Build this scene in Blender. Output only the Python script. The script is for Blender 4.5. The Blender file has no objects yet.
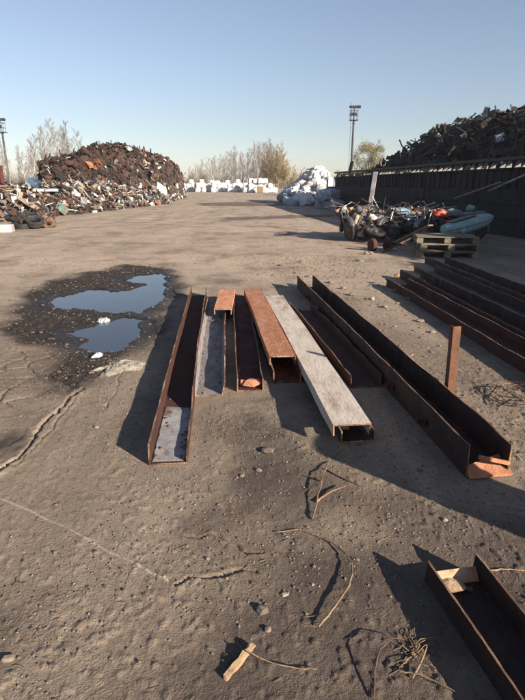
import bpy, math, random
import numpy as np
from mathutils import Vector, Matrix, Euler, Quaternion

SC = bpy.context.scene
COL = SC.collection
R = math.radians
# ---------------------------------------------------------------- camera
FPX, CAM_H, HZ = 525.0, 1.5, 184.0
PITCH = math.atan((350 - HZ) / FPX)
cd = bpy.data.cameras.new('camera')
cam = bpy.data.objects.new('camera', cd)
COL.objects.link(cam)
cam.location = (0, 0, CAM_H)
cam.rotation_euler = (math.pi / 2 - PITCH, 0, 0)
cd.sensor_fit = 'VERTICAL'
cd.sensor_height = 36.0
cd.lens = FPX / 700 * 36.0
cd.clip_start = 0.05
cd.clip_end = 6000
SC.camera = cam
# ---------------------------------------------------------------- light
SUN_EL = R(20)
SUN_AZ = math.atan2(0.736, -0.677)          # from +Y, clockwise: behind and to the right of the camera
w = bpy.data.worlds.new('World')
SC.world = w
w.use_nodes = True
wn = w.node_tree
wn.nodes.clear()
sky = wn.nodes.new('ShaderNodeTexSky')
sky.sky_type = 'NISHITA'
sky.sun_disc = False
sky.sun_elevation = SUN_EL
sky.sun_rotation = SUN_AZ
sky.altitude = 100
sky.air_density = 1.15
sky.dust_density = 0.35
sky.ozone_density = 2.2
bg = wn.nodes.new('ShaderNodeBackground')
bg.inputs['Strength'].default_value = 0.05
wo = wn.nodes.new('ShaderNodeOutputWorld')
hs = wn.nodes.new('ShaderNodeHueSaturation')
hs.inputs['Saturation'].default_value = 0.72
tn = wn.nodes.new('ShaderNodeMix'); tn.data_type = 'RGBA'; tn.blend_type = 'MULTIPLY'
tn.inputs[0].default_value = 1.0
tn.inputs[7].default_value = (0.925, 0.95, 1.07, 1)
wn.links.new(sky.outputs[0], hs.inputs['Color'])
wn.links.new(hs.outputs[0], tn.inputs[6])
wn.links.new(tn.outputs[2], bg.inputs[0])
wn.links.new(bg.outputs[0], wo.inputs[0])
sd = bpy.data.lights.new('sun', 'SUN')
sun = bpy.data.objects.new('sun', sd)
COL.objects.link(sun)
sd.energy = 5.0
sd.angle = R(0.5)
sd.color = (1.0, 0.885, 0.745)
sun.location = (20, -20, 20)
SDIR = Vector((-0.736 * math.cos(SUN_EL), 0.677 * math.cos(SUN_EL), -math.sin(SUN_EL)))
sun.rotation_euler = SDIR.to_track_quat('-Z', 'Y').to_euler()
SC.view_settings.view_transform = 'Standard'
SC.view_settings.look = 'None'
SC.view_settings.exposure = 1.34
SC.view_settings.gamma = 1.0
SC.view_settings.use_curve_mapping = False
SC.render.engine = 'CYCLES'
SC.cycles.max_bounces = 5
SC.cycles.use_denoising = True


def P(px, py, z=0.0):
    """ground point (at height z) that was read off the photograph at a pixel"""
    u = (px - 262.5) / FPX
    d = (py - 350) / FPX
    ry = math.cos(PITCH) - d * math.sin(PITCH)
    rz = -(math.sin(PITCH) + d * math.cos(PITCH))
    t = (z - CAM_H) / rz
    return Vector((u * t, ry * t, z))


# ---------------------------------------------------------------- noise
def vnoise(x, y, seed=0):
    xi = np.floor(x).astype(np.int64)
    yi = np.floor(y).astype(np.int64)
    fx = x - xi
    fy = y - yi
    fx = fx * fx * (3 - 2 * fx)
    fy = fy * fy * (3 - 2 * fy)

    def h(a, b):
        v = (a * 374761393 + b * 668265263 + seed * 974634777) & 0xffffffff
        v = ((v ^ (v >> 13)) * 1274126177) & 0xffffffff
        v = v ^ (v >> 16)
        return (v & 0xffff) / 65535.0
    a = h(xi, yi); b = h(xi + 1, yi); c = h(xi, yi + 1); d = h(xi + 1, yi + 1)
    return (a + (b - a) * fx) * (1 - fy) + (c + (d - c) * fx) * fy


def fbm(x, y, f, octv=3, seed=0):
    s = 0; a = 1; t = 0
    for i in range(octv):
        s = s + a * vnoise(x * f + 13.7 * i, y * f - 7.1 * i, seed + i)
        t += a; a *= .5; f *= 2.03
    return s / t


def cells(x, y, f, seed=0):
    """distance between nearest and second nearest cell point: 0 on cell borders"""
    x = x * f; y = y * f
    xi = np.floor(x); yi = np.floor(y)
    d1 = np.full(x.shape, 9.0); d2 = np.full(x.shape, 9.0)
    for i in (-1, 0, 1):
        for j in (-1, 0, 1):
            cx = xi + i; cy = yi + j
            px = cx + vnoise(cx + .01, cy + .01, seed)
            py = cy + vnoise(cx + .01, cy + .01, seed + 5)
            d = np.hypot(px - x, py - y)
            m = d < d1
            d2 = np.where(m, d1, np.minimum(d2, d))
            d1 = np.where(m, d, d1)
    return d2 - d1


def seg_dist(x, y, pts):
    best = np.full(x.shape, 1e9)
    for (ax, ay), (bx, by) in zip(pts[:-1], pts[1:]):
        dx, dy = bx - ax, by - ay
        t = np.clip(((x - ax) * dx + (y - ay) * dy) / (dx * dx + dy * dy + 1e-12), 0, 1)
        best = np.minimum(best, np.hypot(x - ax - t * dx, y - ay - t * dy))
    return best


def inside(x, y, pts):
    c = np.zeros(x.shape, bool)
    n = len(pts)
    for i in range(n):
        ax, ay = pts[i]; bx, by = pts[(i + 1) % n]
        if ay == by:
            continue
        k = ((ay > y) != (by > y)) & (x < (bx - ax) * (y - ay) / (by - ay) + ax)
        c ^= k
    return c


def sdf(x, y, pts):
    d = seg_dist(x, y, pts + [pts[0]])
    return np.where(inside(x, y, pts), -d, d)


def sstep(a, b, v):
    t = np.clip((v - a) / (b - a), 0, 1)
    return t * t * (3 - 2 * t)


def px_poly(pts, s=2.625, ox=0, oy=250):
    return [tuple(P(ox + a / s, oy + b / s)[:2]) for a, b in pts]


PUD_A = px_poly([(138, 130), (175, 114), (250, 106), (320, 106), (372, 94), (420, 93), (424, 122), (395, 145), (360, 160),
                 (320, 162), (270, 155), (230, 146), (180, 146)])
PUD_B = px_poly([(335, 76), (370, 63), (410, 58), (424, 70), (420, 98), (398, 98), (385, 86), (360, 84)])
PUD_C = px_poly([(185, 215), (230, 200), (262, 193), (290, 190), (330, 176), (357, 180), (350, 215), (330, 250), (290, 266),
                 (250, 262), (222, 247), (240, 232)])
MUD = px_poly([(0, 165), (60, 120), (130, 85), (220, 60), (330, 42), (440, 38), (470, 50), (455, 85), (478, 105), (430, 140),
               (385, 165), (410, 190), (385, 235), (330, 275), (270, 300), (240, 330), (180, 380), (120, 370), (105, 350),
               (130, 310), (180, 265), (120, 250), (60, 230), (20, 200)])
MUD2 = px_poly([(-80, 520), (0, 490), (60, 465), (100, 488), (80, 520), (0, 560), (-80, 600)])
DRIED = px_poly([(-60, 330), (40, 260), (130, 262), (170, 280), (120, 310), (100, 350), (110, 380), (40, 420), (-60, 440)])
CRACKS = [px_poly([(-40, 590), (0, 575), (50, 540), (78, 515), (95, 490), (108, 462), (128, 445), (150, 420), (185, 380), (215, 362)]),
          px_poly([(0, 580), (60, 550), (110, 505), (150, 455), (170, 425), (190, 395), (222, 366)]),
          px_poly([(330, 300), (300, 375), (285, 400), (278, 430)]),
          px_poly([(390, 240), (410, 215), (400, 190), (420, 165), (470, 130)])]
LINE = [tuple(P(a, b)[:2]) for a, b in ((-40, 484), (0, 498), (60, 524), (110, 552), (150, 573), (168, 581))]
MARKS = [[tuple(P(a, b)[:2]) for a, b in ((182, 539), (205, 541), (235, 545), (264, 548))],
         [tuple(P(a, b)[:2]) for a, b in ((171, 580), (190, 577), (225, 571), (262, 566))],
         [tuple(P(a, b)[:2]) for a, b in ((318, 404), (332, 415), (345, 425), (352, 436), (362, 452))]]
RUT = [[(2.0, -.5), (1.55, 1.2), (1.38, 2.0), (1.33, 2.35)]]
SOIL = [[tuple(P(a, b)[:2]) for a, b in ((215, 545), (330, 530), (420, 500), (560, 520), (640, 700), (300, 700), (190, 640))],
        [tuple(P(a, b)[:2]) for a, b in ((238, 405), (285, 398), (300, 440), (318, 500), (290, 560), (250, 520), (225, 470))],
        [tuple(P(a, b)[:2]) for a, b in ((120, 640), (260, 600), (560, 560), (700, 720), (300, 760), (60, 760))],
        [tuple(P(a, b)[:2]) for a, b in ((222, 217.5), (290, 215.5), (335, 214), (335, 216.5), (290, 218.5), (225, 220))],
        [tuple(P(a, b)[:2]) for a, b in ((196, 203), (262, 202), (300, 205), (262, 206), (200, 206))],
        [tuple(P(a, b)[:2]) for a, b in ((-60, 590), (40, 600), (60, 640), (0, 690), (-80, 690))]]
RUBBLE = [tuple(P(a, b)[:2]) for a, b in ((268, 262), (345, 255), (400, 330), (420, 350), (360, 330), (320, 285))]


BEAM_LINES = [((-.53, 2.62), (-.90, 7.3)), ((-.4, 3.62), (-.6, 6.75)), ((-.09, 3.72), (-.315, 7.25)), ((.195, 3.9), (-.13, 7.3)), ((.585, 2.89), (.17, 7.0)),
              ((.8, 3.8), (.48, 6.35)), ((1.215, 2.5), (.645, 7.9)), ((1.19, -.8), (.752, 1.735)), ((2.5, 3.), (2.2, 8.5)), ((3.2, 3.4), (3.0, 9.9))]


def ground_fields(x, y, want=True):
    r = np.hypot(x, y)
    wx = x + .25 * (fbm(x, y, 1.3, 3, 3) - .5) * np.clip(r / 5, .3, 1)
    wy = y + .9 * (fbm(x, y, .9, 4, 9) - .5) * np.clip(r / 7, .15, 1)
    near = (x > -14) & (x < 9) & (y > -1) & (y < 48)
    fine = np.clip(1.4 - r / 40, 0.25, 1)
    big = sstep(5, 16, r)
    z = .10 * (fbm(x, y, .16, 3, 21) - .5) * big + .022 * (fbm(x, y, .7, 3, 31) - .5)
    rough = .35 + 1.0 * sstep(.42, .62, fbm(x, y, .55, 3, 41))
    z += rough * fine * (.0045 * (fbm(x, y, 2.6, 3, 51) - .5) + .003 * (fbm(x, y, 14, 4, 61) - .5) + .0035 * (fbm(x, y, 60, 2, 62) - .5))
    lump = fbm(x, y, 34, 2, 71)
    z += fine * .0045 * sstep(.62, .75, lump) * (.2 + rough)
    mud = np.zeros(x.shape); line = np.zeros(x.shape); soil = np.zeros(x.shape); wet = np.zeros(x.shape)
    dm = np.full(x.shape, 9.0); dm[near] = sdf(wx[near], wy[near], MUD)
    d2 = np.full(x.shape, 9.0); d2[near] = sdf(wx[near], wy[near], MUD2)
    mud = np.maximum(1 - sstep(-.16, .18, dm + .55 * (fbm(x, y, 2.6, 5, 77) - .5)), .8 * (1 - sstep(-.1, .1, d2)))
    pd = np.full(x.shape, 9.0)
    for q in (PUD_A, PUD_B, PUD_C):
        t = np.full(x.shape, 9.0)
        t[near] = sdf(x[near] + .16 * (fbm(x[near], y[near], 4, 3, 7) - .5), y[near] + .55 * (fbm(x[near], y[near], 2.4, 4, 8) - .5), q)
        pd = np.minimum(pd, t - .035)
    basin = 1 - sstep(-.15, 1.1, pd)
    z = z * (1 - .35 * basin) - .012 * basin
    # churned mud around the water
    mlump = fbm(x, y, 6.5, 3, 88)
    z += mud * (.026 * (mlump - .42) + .012 * sstep(.5, .72, fbm(x, y, 15, 2, 89)))
    wm = 1 - sstep(-.05, .06, pd)
    z = z * (1 - wm) + wm * -.055
    rim = sstep(-.02, .05, pd) * (1 - sstep(.05, .3, pd))
    z = np.where((pd > .05) & (pd < 1.2), np.maximum(z, -.014 + .01 * rim + .012 * (mlump - .5)), z)
    wet = (1 - sstep(0.0, .5, pd)) * .9
    # dried cracked plates
    dd = np.full(x.shape, 9.0); dd[near] = sdf(wx[near], wy[near], DRIED)
    dm_ = (1 - sstep(-.2, .15, dd)) * (1 - mud)
    cc = cells(x + .1 * vnoise(x * 6, y * 6, 2), y + .1 * vnoise(x * 6, y * 6, 3), 4.2, 5)
    z -= dm_ * .016 * (1 - sstep(.02, .10, cc))
    dark_crack = dm_ * (1 - sstep(.02, .07, cc))
    jx = x + .022 * (vnoise(x * 40, y * 40, 80) - .5) + .04 * (vnoise(x * 14, y * 14, 90) - .5) + .06 * (vnoise(x * 4, y * 4, 92) - .5)
    jy = y + .05 * (vnoise(x * 14, y * 14, 91) - .5) + .12 * (vnoise(x * 4, y * 4, 93) - .5)
    for i, c in enumerate(CRACKS):
        d = np.full(x.shape, 9.0); d[near] = seg_dist(jx[near], jy[near], c)
        wd = (.010, .005, .004, .005)[i] * (.6 + .9 * vnoise(x * 5, y * 5, 83))
        z -= (.026, .012, .010, .010)[i] * (1 - sstep(wd * .4, wd * 1.6, d))
        z += (.010, .005, .002, .002)[i] * (1 - sstep(wd, wd * 9, d)) * (.4 + vnoise(x * 6, y * 6, 81))
    for i, c in enumerate(MARKS):
        d = np.full(x.shape, 9.0); d[near] = seg_dist(jx[near], jy[near], c)
        z -= .012 * (1 - sstep(.003, .011, d)) * (.5 + vnoise(x * 30, y * 30, 82))
        z += .003 * (1 - sstep(.010, .03, d))
    for c in RUT:
        d = np.full(x.shape, 9.0); d[near] = seg_dist(jx[near], jy[near], c)
        tread = .5 + .5 * np.sin((x * .3 + y) * 95)
        z -= .016 * (1 - sstep(.03, .06, d)) * (.55 + .45 * tread)
        z += .012 * (1 - sstep(.06, .11, d))
    d = np.full(x.shape, 9.0)
    d[near] = seg_dist(x[near] + .012 * (vnoise(x[near] * 9, y[near] * 9, 95) - .5), y[near] + .012 * (vnoise(x[near] * 9, y[near] * 9, 96) - .5), LINE)
    line = (1 - sstep(.001, .006, d)) * sstep(.30, .5, fbm(x, y, 12, 2, 97))
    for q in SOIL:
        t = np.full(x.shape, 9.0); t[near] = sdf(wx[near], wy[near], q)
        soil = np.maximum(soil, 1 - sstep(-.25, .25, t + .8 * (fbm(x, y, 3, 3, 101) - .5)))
    t = np.full(x.shape, 9.0); t[near] = sdf(wx[near], wy[near], SOIL[1])
    z -= .020 * (1 - sstep(-.1, .1, t)) * (fbm(x, y, 7, 3, 111) - .35)
    for a_, c_ in BEAM_LINES:
        d = np.full(x.shape, 9.0); d[near] = seg_dist(x[near], y[near], [a_, c_])
        k_ = 1 - sstep(.15, .26, d)
        z = z * (1 - k_) + k_ * np.minimum(z, -.006)
    # wheel ruts running away down the yard
    for off, a in ((-1.1, .05), (.55, .05), (-3.2, .08), (-4.9, .08), (2.2, .03)):
        q = np.abs(x - off + a * y + .5 * np.sin(y * .11 + off))
        z -= .010 * (1 - sstep(.08, .32, q)) * sstep(9, 13, y) * (1 - sstep(70, 110, y)) * sstep(.4, .6, vnoise(x * .3, y * .2, 33))
    dust_shade = sstep(4.0, 10.5, y + 2.2 * (fbm(x, y, .35, 3, 121) - .5)) * (1 - sstep(2.4, 5.0, x + 1.6 * (fbm(x, y, .5, 3, 131) - .5) - .0 * y))  # pale lane dust, held back on the right to paint the wall's shade darker
    dust_shade = np.maximum(dust_shade, sstep(24, 34, y))
    return z, mud, line, soil, wet, dark_crack, dust_shade


def gz(x, y):
    return float(ground_fields(np.array([x], float), np.array([y], float))[0][0])


# ---------------------------------------------------------------- materials
def nd(nt, t, **k):
    n = nt.nodes.new(t)
    for a, b in k.items():
        setattr(n, a, b)
    return n


def mixc(nt, fac, a, b, mode='MIX'):
    n = nd(nt, 'ShaderNodeMix', data_type='RGBA', blend_type=mode)
    for s, v in ((0, fac), (6, a), (7, b)):
        if isinstance(v, (int, float)):
            n.inputs[s].default_value = v
        elif isinstance(v, tuple):
            n.inputs[s].default_value = v if len(v) == 4 else (*v, 1)
        else:
            nt.links.new(v, n.inputs[s])
    return n.outputs[2]


def ramp(nt, src, a, b, va=0.0, vb=1.0):
    n = nd(nt, 'ShaderNodeMapRange')
    n.inputs[1].default_value = a; n.inputs[2].default_value = b
    n.inputs[3].default_value = va; n.inputs[4].default_value = vb
    nt.links.new(src, n.inputs[0])
    return n.outputs[0]


def noise(nt, co, scale, detail=4, rough=.6):
    n = nd(nt, 'ShaderNodeTexNoise')
    n.inputs['Scale'].default_value = scale
    n.inputs['Detail'].default_value = detail
    n.inputs['Roughness'].default_value = rough
    nt.links.new(co, n.inputs['Vector'])
    return n.outputs['Fac']


MATS = {}


def material(name, c1, c2, c3=None, scale=4, rough=.8, metal=0.0, bump=.4, cut=(.42, .6), cut3=(.55, .62), vary=.25, stretch=(1, 1, 1), bscale=None, spec=.3):
    """weathered surface: two colours mixed by noise, patches of a third, each object a little lighter or darker"""
    if name in MATS:
        return MATS[name]
    m = bpy.data.materials.new(name)
    m.use_nodes = True
    nt = m.node_tree
    b = nt.nodes['Principled BSDF']
    tc = nd(nt, 'ShaderNodeTexCoord')
    oi = nd(nt, 'ShaderNodeObjectInfo')
    mp = nd(nt, 'ShaderNodeMapping')
    mp.inputs['Scale'].default_value = stretch
    nt.links.new(tc.outputs['Object'], mp.inputs['Vector'])
    ad = nd(nt, 'ShaderNodeVectorMath', operation='ADD')
    nt.links.new(mp.outputs[0], ad.inputs[0])
    ml = nd(nt, 'ShaderNodeMath', operation='MULTIPLY')
    nt.links.new(oi.outputs['Random'], ml.inputs[0]); ml.inputs[1].default_value = 37
    nt.links.new(ml.outputs[0], ad.inputs[1])
    co = ad.outputs[0]
    n1 = noise(nt, co, scale, 6, .65)
    col = mixc(nt, ramp(nt, n1, *cut), c1, c2)
    if c3:
        n2 = noise(nt, co, scale * .55, 8, .7)
        col = mixc(nt, ramp(nt, n2, *cut3), col, c3)
    n4 = noise(nt, co, scale * 2.7, 9, .75)
    col = mixc(nt, ramp(nt, n4, .56, .66, 0, .55), col, tuple(v * .42 for v in c2))
    n3 = noise(nt, co, scale * 9, 3, .6)
    col = mixc(nt, .5, col, mixc(nt, n3, (.55, .55, .55), (1.35, 1.35, 1.35)), 'MULTIPLY')
    v = ramp(nt, oi.outputs['Random'], 0, 1, 1 - vary, 1 + vary)
    cb = nd(nt, 'ShaderNodeCombineColor')
    for i in range(3):
        nt.links.new(v, cb.inputs[i])
    col = mixc(nt, 1.0, col, cb.outputs[0], 'MULTIPLY')
    nt.links.new(col, b.inputs['Base Color'])
    nt.links.new(ramp(nt, n1, .3, .7, max(.05, rough - .12), min(1, rough + .12)), b.inputs['Roughness'])
    b.inputs['Metallic'].default_value = metal
    b.inputs['Specular IOR Level'].default_value = spec
    if bump:
        bp = nd(nt, 'ShaderNodeBump')
        bp.inputs['Strength'].default_value = bump
        bp.inputs['Distance'].default_value = .02
        nt.links.new(noise(nt, co, bscale or scale * 5, 6, .7), bp.inputs['Height'])
        nt.links.new(bp.outputs[0], b.inputs['Normal'])
    MATS[name] = m
    return m


M_RUST = material('dark_rust', (.046, .018, .013), (.068, .027, .018), (.10, .045, .024), 5, .85, 0, .5, cut3=(.56, .68))
M_RUSTRED = material('red_oxide', (.095, .022, .016), (.055, .017, .014), (.11, .04, .022), 4, .8, 0, .4, cut3=(.57, .7))
M_ORANGE = material('orange_rust', (.42, .185, .10), (.31, .125, .066), (.40, .24, .16), 5, .85, 0, .5, stretch=(3, 1, 3))
M_WHITESTEEL = material('weathered_white_paint', (.50, .435, .37), (.40, .34, .285), (.19, .10, .062), 4, .75, 0, .35, cut3=(.52, .72), stretch=(2.5, .8, 2.5), vary=.02)
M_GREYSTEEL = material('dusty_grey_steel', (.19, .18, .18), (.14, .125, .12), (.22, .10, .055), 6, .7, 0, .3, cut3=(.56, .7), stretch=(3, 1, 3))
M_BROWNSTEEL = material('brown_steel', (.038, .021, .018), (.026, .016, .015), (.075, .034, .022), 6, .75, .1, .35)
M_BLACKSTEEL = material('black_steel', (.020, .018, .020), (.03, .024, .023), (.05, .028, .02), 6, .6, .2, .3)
M_LITFLOOR = material('sunlit_floor_tone', (.30, .30, .305), (.21, .20, .195), (.10, .05, .035), 9, .8, 0, .3, cut3=(.55, .68), vary=0)  # pale tone standing in for sunlight on the left channel's floor
M_DIRT = material('dirt_crumb', (.12, .075, .05), (.08, .05, .036), None, 20, .95, 0, 0, vary=0)
M_DUST = material('rust_dust', (.40, .28, .18), (.34, .17, .09), None, 8, .95, 0, .5)
M_EDGE = material('worn_rust_edge', (.24, .135, .08), (.085, .045, .03), (.36, .27, .20), 5, .85, 0, .4, cut=(.44, .56), cut3=(.56, .66), stretch=(3, .8, 3))
M_WOOD = material('grey_wood', (.235, .195, .145), (.17, .14, .105), (.11, .09, .068), 7, .9, 0, .5, stretch=(1, 8, 8))
M_TWIG = material('dry_twig', (0.289, 0.1997, 0.119), (0.187, 0.1232, 0.0765), None, 9, .9, 0, .5)
M_WIRE = material('rusty_wire', (.12, .07, .045), (.2, .13, .085), None, 9, .8, .2, .2)
M_STONE = material('stone', (0.2, 0.16, 0.124), (0.144, 0.116, 0.092), (0.272, 0.232, 0.192), 14, .9, 0, .5)
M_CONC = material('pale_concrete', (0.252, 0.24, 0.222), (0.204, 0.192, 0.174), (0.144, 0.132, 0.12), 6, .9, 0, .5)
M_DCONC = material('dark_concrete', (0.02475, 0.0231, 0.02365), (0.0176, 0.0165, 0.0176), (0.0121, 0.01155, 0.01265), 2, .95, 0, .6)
M_TYRE = material('black_rubber', (.018, .018, .019), (.03, .028, .027), (.06, .05, .042), 8, .8, 0, .3)
M_BLACK = material('black_paint', (.015, .015, .017), (.03, .028, .028), (.07, .045, .032), 8, .45, 0, .15)
M_CHROME = material('tarnished_chrome', (0.238, 0.231, 0.224), (0.154, 0.133, 0.119), (0.07, 0.0385, 0.0245), 12, .42, .7, .1)
M_ALU = material('dull_aluminium', (0.144, 0.141, 0.138), (0.09, 0.084, 0.081), (0.042, 0.03, 0.024), 9, .5, .6, .2)
M_BLUE = material('pale_blue_paint', (.13, .24, .31), (.10, .19, .25), (.16, .12, .1), 5, .45, 0, .1, cut3=(.62, .68))
M_RED = material('faded_red_paint', (.55, .085, .055), (.42, .06, .045), (.22, .09, .06), 5, .45, 0, .1, cut3=(.62, .68))
M_TURQ = material('turquoise_paint', (.21, .315, .33), (.165, .255, .265), (.13, .10, .08), 5, .6, 0, .25, cut3=(.56, .66))
M_GREYPL = material('grey_vinyl', (0.132, 0.132, 0.138), (0.096, 0.096, 0.102), (0.06, 0.054, 0.051), 5, .6, 0, .2)
M_AMBER = material('amber_plastic', (.55, .2, .05), (.45, .16, .05), None, 6, .35, 0, 0)
M_LENS = material('dull_floodlight_glass', (.05, .05, .055), (.035, .035, .04), None, 6, .25, 0, 0, spec=.5)
M_GLASS = material('lamp_glass', (.16, .16, .17), (.1, .1, .1), None, 6, .2, 0, 0, spec=.6)
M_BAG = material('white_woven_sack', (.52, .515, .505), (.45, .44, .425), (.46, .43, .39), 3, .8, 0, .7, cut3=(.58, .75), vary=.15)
M_BAGSHADE = material('shaded_white_sack', (.30, .36, .44), (.22, .27, .34), (.45, .46, .48), 3, .8, 0, .7, vary=.2)  # the white sack again, with bluish shade put into its colour
M_TRASHW = material('white_scrap', (.55, .53, .50), (.44, .42, .385), (.3, .24, .19), 3, .7, 0, .3, vary=.25)
M_TRASHG = material('grey_scrap', (.26, .26, .265), (.17, .165, .165), (.18, .10, .07), 3, .6, .3, .3, vary=.5)
M_TRASHB = material('blue_scrap', (0.08, 0.152, 0.24), (0.064, 0.104, 0.16), (0.16, 0.112, 0.08), 3, .6, 0, .3, vary=.4)
M_TRASHN = material('green_scrap', (0.1445, 0.255, 0.204), (0.0935, 0.17, 0.136), (0.17, 0.119, 0.085), 3, .6, 0, .3, vary=.4)
M_TRASHT = material('tan_scrap', (0.336, 0.264, 0.184), (0.264, 0.192, 0.128), (0.16, 0.096, 0.064), 3, .8, 0, .3, vary=.35)
M_SCRAPR = material('heap_rust', (0.05084, 0.0248, 0.01736), (0.0341, 0.01736, 0.01364), (0.0806, 0.0465, 0.031), 3, .85, 0, .4, vary=.45)
M_SCRAPO = material('heap_orange', (0.2475, 0.1013, 0.045), (0.18, 0.07125, 0.03375), None, 3, .85, 0, .3, vary=.3)
M_BARK = material('birch_bark', (.55, .52, .47), (.42, .39, .35), (.10, .085, .075), 3, .9, 0, .3, cut3=(.55, .62), stretch=(1, 1, .4), vary=.2)
M_BRANCH = material('bare_branches', (.23, .195, .17), (.16, .135, .12), None, 2, .9, 0, 0, vary=.3)
M_BARKD = material('grey_bark', (.17, .145, .115), (.11, .09, .075), None, 3, .9, 0, .4)
M_LEAF = material('spring_leaves', (.20, .17, .06), (.13, .115, .045), None, 1.5, .8, 0, 0)
M_TWIGY = material('yellow_twigs', (.30, .22, .10), (.21, .155, .08), None, 2, .9, 0, 0)
M_GALV = material('galvanised_pole', (.05, .05, .055), (.038, .038, .042), (.05, .035, .03), 2, .6, .4, .2)
M_CLOTH = material('grey_rag', (.36, .32, .265), (.27, .235, .19), (.13, .105, .085), 9, .95, 0, .7)
M_PAPER = material('white_paper', (.42, .42, .43), (.36, .36, .37), None, 8, .9, 0, .3)


def ground_material():
    m = bpy.data.materials.new('yard_dirt')
    m.use_nodes = True
    nt = m.node_tree
    b = nt.nodes['Principled BSDF']
    co = nd(nt, 'ShaderNodeTexCoord').outputs['Object']

    def at(n):
        a = nd(nt, 'ShaderNodeAttribute'); a.attribute_name = n
        return a.outputs['Fac']
    big = noise(nt, co, .35, 5, .6)
    mid = noise(nt, co, 2.2, 6, .65)
    fin = noise(nt, co, 22, 6, .7)
    gr = noise(nt, co, 120, 3, .7)
    col = mixc(nt, at('dust_shade'), mixc(nt, ramp(nt, big, .4, .62), (.185, .143, .106), (.245, .190, .141)), mixc(nt, ramp(nt, big, .4, .62), (.33, .256, .192), (.40, .312, .237)))
    col = mixc(nt, ramp(nt, mid, .45, .68, 0, .6), col, mixc(nt, .45, col, (.07, .052, .04)))
    dk = nd(nt, 'ShaderNodeTexNoise'); dk.inputs['Scale'].default_value = .8; dk.inputs['Detail'].default_value = 7
    dk.inputs['Roughness'].default_value = .7
    nt.links.new(co, dk.inputs['Vector'])
    col = mixc(nt, ramp(nt, dk.outputs['Fac'], .50, .68, 0, .72), col, (.085, .062, .049))
    st = nd(nt, 'ShaderNodeMapping'); st.inputs['Scale'].default_value = (.9, .13, 1); st.inputs['Rotation'].default_value = (0, 0, .1); nt.links.new(co, st.inputs['Vector'])
    tr_ = noise(nt, st.outputs[0], 1.6, 5, .65)
    col = mixc(nt, ramp(nt, tr_, .52, .66, 0, .5), col, mixc(nt, .3, col, (.6, .48, .37)))
    col = mixc(nt, ramp(nt, tr_, .45, .33, 0, .6), col, mixc(nt, .5, col, (.06, .045, .035)))
    col = mixc(nt, ramp(nt, fin, .5, .75, 0, .5), col, mixc(nt, .3, col, (.55, .44, .34)))
    col = mixc(nt, ramp(nt, fin, .46, .25, 0, .55), col, (.095, .07, .055))
    sp = noise(nt, co, 60, 2, .5)
    col = mixc(nt, ramp(nt, sp, .60, .70, 0, .7), col, (.06, .047, .036))
    col = mixc(nt, ramp(nt, gr, .62, .75, 0, .6), col, (.38, .32, .25))
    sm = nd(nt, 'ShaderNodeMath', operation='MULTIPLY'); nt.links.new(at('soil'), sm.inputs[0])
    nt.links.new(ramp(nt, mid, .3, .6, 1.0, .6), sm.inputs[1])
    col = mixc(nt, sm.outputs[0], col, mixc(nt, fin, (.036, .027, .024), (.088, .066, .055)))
    mudc = mixc(nt, ramp(nt, fin, .40, .68), (.018, .0145, .013), (.055, .043, .035))
    mudc = mixc(nt, ramp(nt, gr, .66, .74, 0, .5), mudc, (.24, .2, .17))
    col = mixc(nt, at('mud'), col, mudc)
    col = mixc(nt, at('wet'), col, (.022, .018, .015))
    cr = nd(nt, 'ShaderNodeMath', operation='MULTIPLY'); nt.links.new(at('crack'), cr.inputs[0]); cr.inputs[1].default_value = .6
    col = mixc(nt, cr.outputs[0], col, (.07, .052, .04))
    ln = nd(nt, 'ShaderNodeMath', operation='MULTIPLY'); nt.links.new(at('line'), ln.inputs[0]); ln.inputs[1].default_value = .5
    col = mixc(nt, ln.outputs[0], col, (.52, .45, .38))
    nt.links.new(col, b.inputs['Base Color'])
    nt.links.new(ramp(nt, at('wet'), 0, 1, .95, .35), b.inputs['Roughness'])
    b.inputs['Specular IOR Level'].default_value = .2
    ad = nd(nt, 'ShaderNodeMath', operation='MULTIPLY_ADD')
    nt.links.new(noise(nt, co, 45, 7, .72), ad.inputs[0]); ad.inputs[1].default_value = .7
    nt.links.new(gr, ad.inputs[2])
    vo = nd(nt, 'ShaderNodeTexVoronoi'); vo.inputs['Scale'].default_value = 75; nt.links.new(co, vo.inputs['Vector'])
    vo2 = nd(nt, 'ShaderNodeTexVoronoi'); vo2.inputs['Scale'].default_value = 190; nt.links.new(co, vo2.inputs['Vector'])
    a2 = nd(nt, 'ShaderNodeMath', operation='MULTIPLY_ADD'); nt.links.new(ramp(nt, vo.outputs['Distance'], .15, .6, .4, 0), a2.inputs[0]); nt.links.new(ramp(nt, mid, .35, .65), a2.inputs[1]); nt.links.new(ad.outputs[0], a2.inputs[2])
    a3 = nd(nt, 'ShaderNodeMath', operation='MULTIPLY_ADD'); nt.links.new(ramp(nt, vo2.outputs['Distance'], .1, .6, 1, 0), a3.inputs[0]); a3.inputs[1].default_value = .25; nt.links.new(a2.outputs[0], a3.inputs[2])
    ad = a3
    bp = nd(nt, 'ShaderNodeBump'); bp.inputs['Strength'].default_value = .42; bp.inputs['Distance'].default_value = .012
    nt.links.new(ad.outputs[0], bp.inputs['Height'])
    nt.links.new(bp.outputs[0], b.inputs['Normal'])
    return m


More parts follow.
